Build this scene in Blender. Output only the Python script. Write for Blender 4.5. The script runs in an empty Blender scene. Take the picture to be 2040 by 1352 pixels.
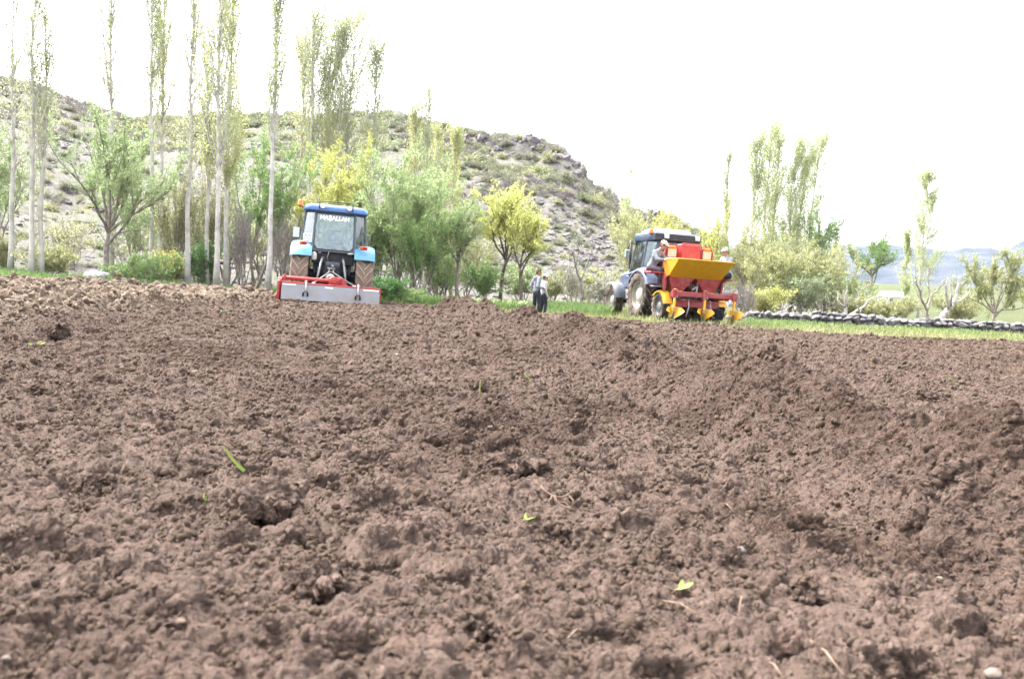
import bpy, bmesh, math, random
import numpy as np
from mathutils import Vector, Matrix, Euler

R = math.radians
scene = bpy.context.scene
COL = scene.collection
rng = np.random.default_rng(7)
random.seed(7)

# ------------------------------------------------------------------ camera
PITCH, ROLL, CAM_H, F = 3.7, 3.2, 0.70, 1570.0
cam_data = bpy.data.cameras.new('camera')
cam = bpy.data.objects.new('camera', cam_data)
COL.objects.link(cam)
CM = Matrix.Rotation(R(90 - PITCH), 4, 'X') @ Matrix.Rotation(R(ROLL), 4, 'Z')
CM.translation = Vector((0, 0, CAM_H))
cam.matrix_world = CM
cam_data.sensor_width = 36.0
cam_data.lens = 36.0 * F / 2040.0
cam_data.clip_start = 0.05
cam_data.clip_end = 20000
cam_data.dof.use_dof = True
cam_data.dof.focus_distance = 8.0
cam_data.dof.aperture_fstop = 4.4
scene.camera = cam

# ------------------------------------------------------------------ sky and sun (bright thin overcast)
SUN_AZ, SUN_EL = -52.0, 54.0
world = bpy.data.worlds.new('World')
scene.world = world
world.use_nodes = True
wt = world.node_tree
wt.nodes.clear()
w_out = wt.nodes.new('ShaderNodeOutputWorld')
w_bg = wt.nodes.new('ShaderNodeBackground')
w_hs = wt.nodes.new('ShaderNodeHueSaturation')
w_sky = wt.nodes.new('ShaderNodeTexSky')
w_sky.sky_type = 'NISHITA'
w_sky.sun_disc = False
w_sky.sun_elevation = R(SUN_EL)
w_sky.sun_rotation = R(SUN_AZ)
w_sky.dust_density = 4.0
w_sky.air_density = 1.0
w_hs.inputs['Saturation'].default_value = 0.16
w_bg.inputs['Strength'].default_value = 0.15
wt.links.new(w_sky.outputs[0], w_hs.inputs['Color'])
wt.links.new(w_hs.outputs[0], w_bg.inputs['Color'])
wt.links.new(w_bg.outputs[0], w_out.inputs['Surface'])
sun_data = bpy.data.lights.new('sun', 'SUN')
sun_data.energy = 1.5
sun_data.angle = R(16)
sun_data.color = (1.0, 0.95, 0.88)
sun = bpy.data.objects.new('sun', sun_data)
COL.objects.link(sun)
sun_dir = Vector((math.sin(R(SUN_AZ)) * math.cos(R(SUN_EL)), math.cos(R(SUN_AZ)) * math.cos(R(SUN_EL)), math.sin(R(SUN_EL))))
sun.rotation_euler = sun_dir.to_track_quat('Z', 'Y').to_euler()
sun.location = (0, 0, 60)

vs = scene.view_settings
vs.view_transform = 'Standard'
vs.look = 'None'
vs.exposure = 3.0
vs.gamma = 1.0
vs.use_curve_mapping = False
scene.cycles.max_bounces = 8
scene.cycles.diffuse_bounces = 4
scene.cycles.transparent_max_bounces = 16
scene.cycles.volume_bounces = 0
scene.cycles.use_denoising = True
scene.cycles.use_adaptive_sampling = True
scene.cycles.adaptive_threshold = 0.018
scene.cycles.feature_set = 'EXPERIMENTAL'
scene.cycles.dicing_rate = 1.3
scene.cycles.offscreen_dicing_scale = 6.0


# ------------------------------------------------------------------ placing helpers (photo pixel -> point in the place)
CM3 = CM.to_3x3()

def ray(px, py):
    return CM3 @ Vector(((px - 1020) / F, -(py - 676) / F, -1.0))

def at(px, py, Y):
    d = ray(px, py)
    return Vector((0, 0, CAM_H)) + d * (Y / d.y)

def gp(px, py, z=0.0):
    d = ray(px, py)
    return Vector((0, 0, CAM_H)) + d * ((z - CAM_H) / d.z)

CMI = CM.inverted()

def proj(P):
    """world points (N,3) -> photo pixels (N,2)"""
    A = np.array(CMI)
    Q = P @ A[:3, :3].T + A[:3, 3]
    return np.stack([1020 + F * Q[:, 0] / -Q[:, 2], 676 - F * Q[:, 1] / -Q[:, 2]], 1)

def yh(px):
    return 574.5 + 0.0559 * (px - 1020)

def basex(px, Y):
    return at(px, yh(px) + 1099.0 / Y, Y).x


# ------------------------------------------------------------------ noise
def hu(ix, iy, s):
    n = ix.astype(np.int32).view(np.uint32) * np.uint32(374761393) + iy.astype(np.int32).view(np.uint32) * np.uint32(668265263) + np.uint32((s * 1442695041) & 0xFFFFFFFF)
    n = (n ^ (n >> np.uint32(13))) * np.uint32(1274126177)
    n = (n ^ (n >> np.uint32(16))) * np.uint32(2246822519)
    return n ^ (n >> np.uint32(15))

def h2(ix, iy, s):
    return (hu(ix, iy, s) & np.uint32(0xFFFFFF)) / float(0x1000000)

def vn(x, y, s=0):
    ix = np.floor(x); iy = np.floor(y)
    fx = x - ix; fy = y - iy
    fx = fx * fx * (3 - 2 * fx); fy = fy * fy * (3 - 2 * fy)
    a = h2(ix, iy, s); b = h2(ix + 1, iy, s); c = h2(ix, iy + 1, s); d = h2(ix + 1, iy + 1, s)
    return (a + (b - a) * fx) * (1 - fy) + (c + (d - c) * fx) * fy

def fbm(x, y, s=0, o=4):
    v = 0; a = 0.5; t = 0
    for i in range(o):
        v = v + a * vn(x, y, s + i * 17); t += a
        x = x * 2.03 + 5.1; y = y * 2.03 + 3.7; a *= 0.5
    return v / t

def vn3(p, s=0):
    """value noise on (N,3)"""
    def hh(i, j, k):
        return h2(i + k * 57.0, j + k * 131.0, s)
    i = np.floor(p); f = p - i; f = f * f * (3 - 2 * f)
    r = 0
    for a in (0, 1):
        for b in (0, 1):
            for c in (0, 1):
                w = (f[:, 0] if a else 1 - f[:, 0]) * (f[:, 1] if b else 1 - f[:, 1]) * (f[:, 2] if c else 1 - f[:, 2])
                r = r + w * hh(i[:, 0] + a, i[:, 1] + b, i[:, 2] + c)
    return r

def crumbs(x, y, cell, s, pres=0.8, rmin=0.35, rmax=0.72):
    """heightfield of scattered half-buried lumps of one size class"""
    gx = x / cell; gy = y / cell
    ix = np.floor(gx); iy = np.floor(gy)
    out = np.zeros_like(x)
    for a in (-1, 0, 1):
        for b in (-1, 0, 1):
            cx = ix + a; cy = iy + b
            h = hu(cx, cy, s)
            jx = cx + (h & np.uint32(255)) / 256.0; jy = cy + ((h >> np.uint32(8)) & np.uint32(255)) / 256.0
            r = rmin + (rmax - rmin) * ((h >> np.uint32(16)) & np.uint32(63)) / 64.0
            on = ((h >> np.uint32(22)) & np.uint32(127)) < pres * 128
            e = 0.75 + 0.5 * (h >> np.uint32(29)) / 8.0
            q = ((gx - jx) ** 2 * e + (gy - jy) ** 2 / e) / (r * r)
            out = np.maximum(out, np.where(on & (q < 1), r * np.sqrt(np.maximum(0, 1 - q)), 0))
    return out * cell


# ------------------------------------------------------------------ mesh builder
class MB:
    def __init__(self):
        self.v = []; self.n = 0; self.fv = []; self.fl = []; self.fm = []; self.av = []
    def add(self, v, f, m=0, a=0.5):
        v = np.asarray(v, float).reshape(-1, 3)
        base = self.n
        self.v.append(v); self.n += len(v)
        self.av.append(np.broadcast_to(np.asarray(a, float), (len(v),)))
        if isinstance(f, np.ndarray):
            self.fv.append((f + base).ravel()); self.fl.append(np.full(len(f), f.shape[1])); self.fm.append(np.full(len(f), m))
        else:
            self.fv.append(np.array([i + base for q in f for i in q], dtype=np.int64))
            self.fl.append(np.array([len(q) for q in f])); self.fm.append(np.full(len(f), m))
        return self
    def box(self, c, s, rot=None, m=0, bev=0.0):
        hx, hy, hz = s[0] / 2, s[1] / 2, s[2] / 2
        b = min(bev, hx * .9, hy * .9, hz * .9)
        if b <= 0:
            v = np.array([(x, y, z) for x in (-hx, hx) for y in (-hy, hy) for z in (-hz, hz)])
            f = [(0, 1, 3, 2), (4, 6, 7, 5), (0, 4, 5, 1), (2, 3, 7, 6), (0, 2, 6, 4), (1, 5, 7, 3)]
        else:
            v = []
            for x in (-1, 1):
                for y in (-1, 1):
                    for z in (-1, 1):
                        v += [(x * hx, y * (hy - b), z * (hz - b)), (x * (hx - b), y * hy, z * (hz - b)), (x * (hx - b), y * (hy - b), z * hz)]
            v = np.array(v)
            def I(x, y, z, k): return ((x * 2 + y) * 2 + z) * 3 + k
            f = []
            for x in (0, 1):
                q = [I(x, 0, 0, 0), I(x, 0, 1, 0), I(x, 1, 1, 0), I(x, 1, 0, 0)]; f.append(q if x == 0 else q[::-1])
                q = [I(0, x, 0, 1), I(1, x, 0, 1), I(1, x, 1, 1), I(0, x, 1, 1)]; f.append(q if x == 0 else q[::-1])
                q = [I(0, 0, x, 2), I(0, 1, x, 2), I(1, 1, x, 2), I(1, 0, x, 2)]; f.append(q if x == 0 else q[::-1])
            for p in (0, 1):
                for q in (0, 1):
                    f.append([I(p, q, 0, 0), I(p, q, 1, 0), I(p, q, 1, 1), I(p, q, 0, 1)])
                    f.append([I(p, 0, q, 0), I(p, 1, q, 0), I(p, 1, q, 2), I(p, 0, q, 2)])
                    f.append([I(0, p, q, 1), I(1, p, q, 1), I(1, p, q, 2), I(0, p, q, 2)])
                    for z in (0, 1):
                        f.append([I(p, q, z, 0), I(p, q, z, 1), I(p, q, z, 2)])
        if rot is not None:
            v = v @ np.array(rot).T
        return self.add(v + np.array(c), f, m)
    def tube(self, pts, rad, n=6, m=0, caps=True, a=0.5):
        pts = np.asarray(pts, float); k = len(pts)
        rad = np.broadcast_to(np.asarray(rad, float), (k,))
        t = np.gradient(pts, axis=0)
        t /= np.linalg.norm(t, axis=1)[:, None] + 1e-9
        ref = np.array((0, 0, 1.0)) if abs(t[:, 2]).mean() < 0.8 else np.array((1.0, 0, 0))
        u = np.cross(t, ref); u /= np.linalg.norm(u, axis=1)[:, None] + 1e-9
        w = np.cross(t, u)
        an = np.arange(n) * 2 * math.pi / n
        V = pts[:, None, :] + rad[:, None, None] * (np.cos(an)[None, :, None] * u[:, None, :] + np.sin(an)[None, :, None] * w[:, None, :])
        i = np.arange(k - 1)[:, None]; j = np.arange(n)[None, :]
        q = np.stack([i * n + j, (i + 1) * n + j, (i + 1) * n + (j + 1) % n, i * n + (j + 1) % n], -1).reshape(-1, 4)
        self.add(V.reshape(-1, 3), q, m, a)
        if caps:
            b = self.n - k * n
            for ring, o in ((0, 1), (k - 1, -1)):
                idx = list(range(ring * n, ring * n + n))[::o]
                self.fv.append(np.array(idx) + b); self.fl.append(np.array([n])); self.fm.append(np.array([m]))
        return self
    def cyl(self, p0, p1, r0, r1=None, n=16, m=0):
        return self.tube([p0, p1], [r0, r0 if r1 is None else r1], n, m)
    def lathe(self, prof, org, axis, n=32, m=0, closed=False):
        """prof: list of (radius, offset along axis)"""
        axis = np.array(axis, float); axis /= np.linalg.norm(axis)
        ref = np.array((0, 0, 1.0)) if abs(axis[2]) < 0.9 else np.array((1.0, 0, 0))
        u = np.cross(axis, ref); u /= np.linalg.norm(u); w = np.cross(axis, u)
        p = np.array(prof, float); k = len(p)
        an = np.arange(n) * 2 * math.pi / n
        V = np.array(org) + p[:, 1][:, None, None] * axis + p[:, 0][:, None, None] * (np.cos(an)[None, :, None] * u + np.sin(an)[None, :, None] * w)
        kk = k if closed else k - 1
        i = np.arange(kk)[:, None]; j = np.arange(n)[None, :]
        i2 = (i + 1) % k
        q = np.stack([i * n + j, i2 * n + j, i2 * n + (j + 1) % n, i * n + (j + 1) % n], -1).reshape(-1, 4)
        return self.add(V.reshape(-1, 3), q, m)
    def ell(self, c, r, rot=None, n=12, m=0):
        k = n // 2 + 1
        th = np.linspace(0, math.pi, k)
        prof = np.stack([np.sin(th), -np.cos(th)], 1); prof[0, 0] = prof[-1, 0] = 1e-3
        an = np.arange(n) * 2 * math.pi / n
        V = np.stack([prof[:, 0][:, None] * np.cos(an), prof[:, 0][:, None] * np.sin(an), np.repeat(prof[:, 1][:, None], n, 1)], -1).reshape(-1, 3)
        V = V * (np.array(r) if np.ndim(r) else np.array((r, r, r)))
        if rot is not None: V = V @ np.array(rot).T
        i = np.arange(k - 1)[:, None]; j = np.arange(n)[None, :]
        q = np.stack([i * n + j, i * n + (j + 1) % n, (i + 1) * n + (j + 1) % n, (i + 1) * n + j], -1).reshape(-1, 4)
        return self.add(V + np.array(c), q, m)
    def prism(self, poly, a, b, axis=0, m=0):
        """poly: 2D outline in the plane across `axis`, extruded from a to b along it"""
        n = len(poly)
        def mk(p, t):
            o = [p[0], p[1]]; o.insert(axis, t); return o
        v = [mk(p, a) for p in poly] + [mk(p, b) for p in poly]
        f = [list(range(n)), list(range(2 * n - 1, n - 1, -1))] + [[i, n + i, n + (i + 1) % n, (i + 1) % n] for i in range(n)]
        return self.add(v, f, m)
    def quad(self, pts, th=0.0, m=0):
        """flat polygon, given thickness th along its normal"""
        p = np.array(pts, float)
        nrm = np.cross(p[1] - p[0], p[2] - p[0]); nrm /= np.linalg.norm(nrm)
        n = len(p)
        if th == 0:
            return self.add(p, [list(range(n))], m)
        v = np.concatenate([p + nrm * th / 2, p - nrm * th / 2])
        f = [list(range(n)), list(range(2 * n - 1, n - 1, -1))] + [[i, n + i, n + (i + 1) % n, (i + 1) % n] for i in range(n)]
        return self.add(v, f, m)
    def loft(self, secs, m=0, cap=True):
        k = len(secs); n = len(secs[0])
        V = np.array(secs, float).reshape(-1, 3)
        i = np.arange(k - 1)[:, None]; j = np.arange(n)[None, :]
        q = np.stack([i * n + j, i * n + (j + 1) % n, (i + 1) * n + (j + 1) % n, (i + 1) * n + j], -1).reshape(-1, 4)
        self.add(V, q, m)
        if cap:
            b = self.n - k * n
            for ring, o in ((0, -1), (k - 1, 1)):
                idx = list(range(ring * n, ring * n + n))[::o]
                self.fv.append(np.array(idx) + b); self.fl.append(np.array([n])); self.fm.append(np.array([m]))
        return self
    def mesh(self, name, mats, smooth=False, attr=None):
        me = bpy.data.meshes.new(name)
        V = np.concatenate(self.v); L = np.concatenate(self.fv).astype(np.int32); T = np.concatenate(self.fl).astype(np.int32)
        me.vertices.add(len(V)); me.vertices.foreach_set('co', V.astype(np.float32).ravel())
        me.loops.add(len(L)); me.loops.foreach_set('vertex_index', L)
        me.polygons.add(len(T))
        st = np.zeros(len(T), np.int32); st[1:] = np.cumsum(T)[:-1]
        me.polygons.foreach_set('loop_start', st)
        me.polygons.foreach_set('loop_total', T)
        me.polygons.foreach_set('material_index', np.concatenate(self.fm).astype(np.int32))
        me.polygons.foreach_set('use_smooth', np.full(len(T), bool(smooth)))
        for mt in mats: me.materials.append(mt)
        if attr:
            at_ = me.attributes.new(attr, 'FLOAT', 'POINT')
            at_.data.foreach_set('value', np.concatenate(self.av).astype(np.float32))
        me.update(calc_edges=True)
        return me
    def build(self, name, mats, parent=None, smooth=False, attr=None, auto=None):
        if not isinstance(mats, (list, tuple)): mats = [mats]
        me = self.mesh(name, mats, smooth or auto is not None, attr)
        if auto is not None:
            me.set_sharp_from_angle(angle=R(auto))
        return put(name, me, parent)

def put(name, me, parent=None):
    o = bpy.data.objects.new(name, me)
    COL.objects.link(o)
    if parent is not None: o.parent = parent
    return o

def tag(o, label=None, cat=None, group=None, kind=None):
    if label: o['label'] = label
    if cat: o['category'] = cat
    if group: o['group'] = group
    if kind: o['kind'] = kind
    return o

def empty(name, loc=(0, 0, 0), rz=0.0, label=None, cat=None, group=None):
    o = bpy.data.objects.new(name, None)
    o.empty_display_size = 0.2
    COL.objects.link(o)
    o.location = loc; o.rotation_euler = (0, 0, rz)
    return tag(o, label, cat, group)

def rotm(ax, deg):
    return np.array(Matrix.Rotation(R(deg), 3, ax))

def rrect(w, d, r, z, cx=0, cy=0, n=5):
    """rounded rectangle ring at height z"""
    o = []
    for sx, sy, a0 in ((1, 1, 0), (-1, 1, 90), (-1, -1, 180), (1, -1, 270)):
        for i in range(n):
            a = R(a0 + 90 * i / (n - 1))
            o.append((cx + sx * (w / 2 - r) + r * math.cos(a), cy + sy * (d / 2 - r) + r * math.sin(a), z))
    return o


# ------------------------------------------------------------------ materials
def nodes(name):
    m = bpy.data.materials.new(name); m.use_nodes = True
    t = m.node_tree
    return m, t, t.nodes['Principled BSDF'], t.nodes['Material Output']

def N(t, typ, **kw):
    n = t.nodes.new(typ)
    for k, v in kw.items():
        if k in n.inputs: n.inputs[k].default_value = v
        else: setattr(n, k, v)
    return n

def mixc(t, fac, a, b):
    n = t.nodes.new('ShaderNodeMix'); n.data_type = 'RGBA'
    for sock, val in ((n.inputs[0], fac), (n.inputs[6], a), (n.inputs[7], b)):
        if hasattr(val, 'links'): t.links.new(val, sock)
        elif isinstance(val, (tuple, list)): sock.default_value = (*val[:3], 1)
        else: sock.default_value = val
    return n.outputs[2]

def ramp(t, src, lo, hi):
    n = t.nodes.new('ShaderNodeMapRange'); n.inputs[1].default_value = lo; n.inputs[2].default_value = hi
    t.links.new(src, n.inputs[0]); return n.outputs[0]

def noise(t, scale, detail=4, rough=0.55, vec=None):
    n = N(t, 'ShaderNodeTexNoise', Scale=scale, Detail=detail, Roughness=rough)
    if vec is None:
        tc = t.nodes.new('ShaderNodeTexCoord'); vec = tc.outputs['Object']
    t.links.new(vec, n.inputs['Vector'])
    return n.outputs['Fac']

DUST = (0.24, 0.18, 0.14)

def paint(name, col, rough=0.4, metal=0.0, dust=0.25, spec=0.5, dscale=6.0, bump=0.0):
    """worn painted or bare surface with field dust in patches"""
    m, t, p, o = nodes(name)
    d = ramp(t, noise(t, dscale, 6, 0.65), 0.42, 0.75)
    mu = t.nodes.new('ShaderNodeMath'); mu.operation = 'MULTIPLY'; mu.inputs[1].default_value = dust
    t.links.new(d, mu.inputs[0])
    t.links.new(mixc(t, mu.outputs[0], col, DUST), p.inputs['Base Color'])
    p.inputs['Metallic'].default_value = metal
    r = t.nodes.new('ShaderNodeMath'); r.operation = 'MULTIPLY_ADD'; r.inputs[1].default_value = 0.5; r.inputs[2].default_value = rough
    t.links.new(mu.outputs[0], r.inputs[0]); t.links.new(r.outputs[0], p.inputs['Roughness'])
    p.inputs['Specular IOR Level'].default_value = spec
    if bump:
        b = N(t, 'ShaderNodeBump', Strength=bump, Distance=0.01); t.links.new(noise(t, 40, 5), b.inputs['Height']); t.links.new(b.outputs[0], p.inputs['Normal'])
    return m

def two_tone(name, a, b, scale=5.0, rough=0.9, bump=0.3, bscale=None, lo=0.35, hi=0.65, dist=0.02):
    m, t, p, o = nodes(name)
    f = ramp(t, noise(t, scale, 6, 0.6), lo, hi)
    t.links.new(mixc(t, f, a, b), p.inputs['Base Color'])
    p.inputs['Roughness'].default_value = rough
    p.inputs['Specular IOR Level'].default_value = 0.2
    if bump:
        bn = N(t, 'ShaderNodeBump', Strength=bump, Distance=dist)
        t.links.new(noise(t, bscale or scale * 4, 6, 0.7), bn.inputs['Height']); t.links.new(bn.outputs[0], p.inputs['Normal'])
    return m

def leafmat(name, a, b, transl=0.52):
    m, t, p, o = nodes(name)
    at_ = t.nodes.new('ShaderNodeAttribute'); at_.attribute_name = 'v'
    c = mixc(t, at_.outputs['Fac'], a, b)
    t.nodes.remove(p)
    d = N(t, 'ShaderNodeBsdfDiffuse'); tr = N(t, 'ShaderNodeBsdfTranslucent'); mx = N(t, 'ShaderNodeMixShader', Fac=transl)
    t.links.new(c, d.inputs['Color']); t.links.new(c, tr.inputs['Color'])
    t.links.new(d.outputs[0], mx.inputs[1]); t.links.new(tr.outputs[0], mx.inputs[2]); t.links.new(mx.outputs[0], o.inputs['Surface'])
    return m

def glassmat(name, tint=(0.74, 0.84, 0.86), dirt=0.15):
    m, t, p, o = nodes(name)
    t.nodes.remove(p)
    tr = N(t, 'ShaderNodeBsdfTransparent', Color=(*tint, 1)); gl = N(t, 'ShaderNodeBsdfGlossy', Roughness=0.03)
    gl.inputs['Color'].default_value = (0.9, 0.95, 1, 1)
    df = N(t, 'ShaderNodeBsdfDiffuse', Color=(0.45, 0.50, 0.52, 1))
    fr = N(t, 'ShaderNodeFresnel', IOR=1.62)
    m1 = N(t, 'ShaderNodeMixShader'); m2 = N(t, 'ShaderNodeMixShader')
    f = ramp(t, noise(t, 9, 7, 0.7), 0.40, 0.75)
    mu = t.nodes.new('ShaderNodeMath'); mu.operation = 'MULTIPLY'; mu.inputs[1].default_value = dirt * 2.2; t.links.new(f, mu.inputs[0])
    t.links.new(mu.outputs[0], m1.inputs[0]); t.links.new(tr.outputs[0], m1.inputs[1]); t.links.new(df.outputs[0], m1.inputs[2])
    t.links.new(fr.outputs[0], m2.inputs[0]); t.links.new(m1.outputs[0], m2.inputs[1]); t.links.new(gl.outputs[0], m2.inputs[2])
    t.links.new(m2.outputs[0], o.inputs['Surface'])
    return m

# ------------------------------------------------------------------ scattering many small alike pieces as one mass
def scatter(name, P, S, rot, idx, protos, label=None, cat=None):
    """geometry-node instances of `protos` (unlinked objects) on points P; S (N,3), rot (N,3) euler"""
    col = bpy.data.collections.new(name + '_pieces')
    for i, o in enumerate(protos):
        o.name = 'piece_%02d_%s' % (i, name)
        col.objects.link(o)
    me = bpy.data.meshes.new(name)
    me.vertices.add(len(P)); me.vertices.foreach_set('co', np.asarray(P, np.float32).ravel())
    for nm, arr in (('scl', S), ('rot', rot)):
        a = me.attributes.new(nm, 'FLOAT_VECTOR', 'POINT'); a.data.foreach_set('vector', np.asarray(arr, np.float32).ravel())
    a = me.attributes.new('pick', 'INT', 'POINT'); a.data.foreach_set('value', np.asarray(idx, np.int32))
    o = put(name, me)
    g = bpy.data.node_groups.new(name + '_scatter', 'GeometryNodeTree')
    g.interface.new_socket('Geometry', in_out='INPUT', socket_type='NodeSocketGeometry')
    g.interface.new_socket('Geometry', in_out='OUTPUT', socket_type='NodeSocketGeometry')
    gi = g.nodes.new('NodeGroupInput'); go = g.nodes.new('NodeGroupOutput')
    ip = g.nodes.new('GeometryNodeInstanceOnPoints')
    ci = g.nodes.new('GeometryNodeCollectionInfo'); ci.inputs['Collection'].default_value = col
    ci.inputs['Separate Children'].default_value = True; ci.inputs['Reset Children'].default_value = True
    ip.inputs['Pick Instance'].default_value = True
    def na(nm, typ):
        n = g.nodes.new('GeometryNodeInputNamedAttribute'); n.data_type = typ; n.inputs['Name'].default_value = nm
        return n.outputs['Attribute']
    g.links.new(gi.outputs[0], ip.inputs['Points']); g.links.new(ci.outputs[0], ip.inputs['Instance'])
    g.links.new(na('pick', 'INT'), ip.inputs['Instance Index'])
    g.links.new(na('scl', 'FLOAT_VECTOR'), ip.inputs['Scale'])
    er = g.nodes.new('FunctionNodeEulerToRotation'); g.links.new(na('rot', 'FLOAT_VECTOR'), er.inputs[0])
    g.links.new(er.outputs[0], ip.inputs['Rotation'])
    g.links.new(ip.outputs[0], go.inputs[0])
    md = o.modifiers.new('scatter', 'NODES'); md.node_group = g
    return tag(o, label, cat, None, 'stuff')

def ico(sub):
    bm = bmesh.new(); bmesh.ops.create_icosphere(bm, subdivisions=sub, radius=1.0)
    v = np.array([q.co[:] for q in bm.verts]); f = np.array([[q.index for q in p.verts] for p in bm.faces]); bm.free()
    return v, f

def lump(sub, seed, amp=0.35, freq=1.6, flat=1.0, cuts=0):
    v, f = ico(sub)
    r = 1 + amp * (vn3(v * freq + seed * 7.3, seed) - 0.5) * 2 + amp * 0.5 * (vn3(v * freq * 2.6 + seed * 3.1, seed + 5) - 0.5) * 2
    if sub >= 3: r = r + amp * 0.28 * (vn3(v * freq * 6.5 + seed, seed + 9) - 0.5) * 2
    if sub >= 4: r = r + 0.16 * np.abs(vn3(v * 4.5 + seed, seed + 11) * 2 - 1) + 0.13 * np.abs(vn3(v * 9.5 + seed, seed + 13) * 2 - 1) - .1
    v = v * r[:, None]
    rs = np.random.default_rng(seed + 100)
    for k in range(cuts):
        n = rs.normal(size=3); n /= np.linalg.norm(n); d = rs.uniform(0.45, 0.85)
        s = v @ n; over = np.maximum(0, s - d)
        v = v - over[:, None] * n * 0.92
    v[:, 2] *= flat
    return v, f
# ================================================================== the land
def interp_az(tab, az, k):
    a = np.array([t[0] for t in tab]); v = np.array([t[k] for t in tab])
    return np.interp(az, a, v)

def azel(px, py):
    d = ray(px, py); h = math.hypot(d.x, d.y)
    return math.atan2(d.x, d.y), d.z / h

# ---- outlines of the tilled field
EDGE = sorted([(q.x, q.y) for q in (gp(*p) for p in ((-500, 540), (0, 566), (200, 573), (400, 584), (555, 597), (760, 606), (860, 615), (960, 622), (1060, 633),
        (1200, 642), (1300, 651), (1500, 662), (1700, 676), (2040, 688), (2400, 700)))])
EX = np.array([e[0] for e in EDGE]); EY = np.clip(np.array([e[1] for e in EDGE]), 16, 25.5)
ROUGH = [(-5.0, 7.4), (-5.5, 10), (-6.3, 14.5), (-6.5, 17.5), (-6.6, 21.0), (-6.2, 24), (-9.9, 27), (-30, 27), (-30, 6)]
RIDGE = np.array([(2.2, 0.0), (1.95, 1.2), (1.72, 2.2), (1.55, 2.9), (1.44, 4.2), (1.16, 6.7), (0.95, 10.0), (0.3, 12.6), (-0.8, 17), (-1.75, 21.3), (-2.4, 24)])
MOUNDS = [(1.48, 4.30, .40, 1.00, .27), (1.40, 5.4, .34, .9, .13), (1.62, 2.62, .38, .62, .20), (1.56, 3.4, .34, .7, .11), (1.86, 1.95, .38, .62, .18), (1.22, 6.75, .36, .85, .20), (1.06, 8.4, .38, 1.2, .20), (0.82, 10.6, .42, 1.5, .25), (.2, 13.1, .46, 1.9, .25), (-.5, 16.0, .52, 2.1, .22), (-1.1, 18.6, .6, 2.0, .20), (-1.8, 21.0, .9, 2.2, .10)]

def edge_signed(x, y):
    """> 0 inside the tilled field (metres, roughly)"""
    yb = np.interp(x, EX, EY) + 0.55 * (fbm(x * 0.9, y * 0.2, 3, 3) - 0.5) + 0.25 * (vn(x * 5, y * 2, 8) - 0.5)
    return yb - y

def rough_mask(x, y):
    yy = np.array([p[1] for p in ROUGH[:6]]); xx = np.array([p[0] for p in ROUGH[:6]])
    xl = np.interp(y, yy, xx) + 1.1 * (fbm(x * .6, y * .6, 91, 3) - 0.5)
    m = np.clip((xl - x) / 0.5 + 0.5, 0, 1) * np.clip((y - 7.2 + 2.5 * (vn(x * .7, y * .7, 92) - .5)) / 0.8, 0, 1)
    return m

PITS = []   # (x, y, radius, depth): hollows beside the larger clods

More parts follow.
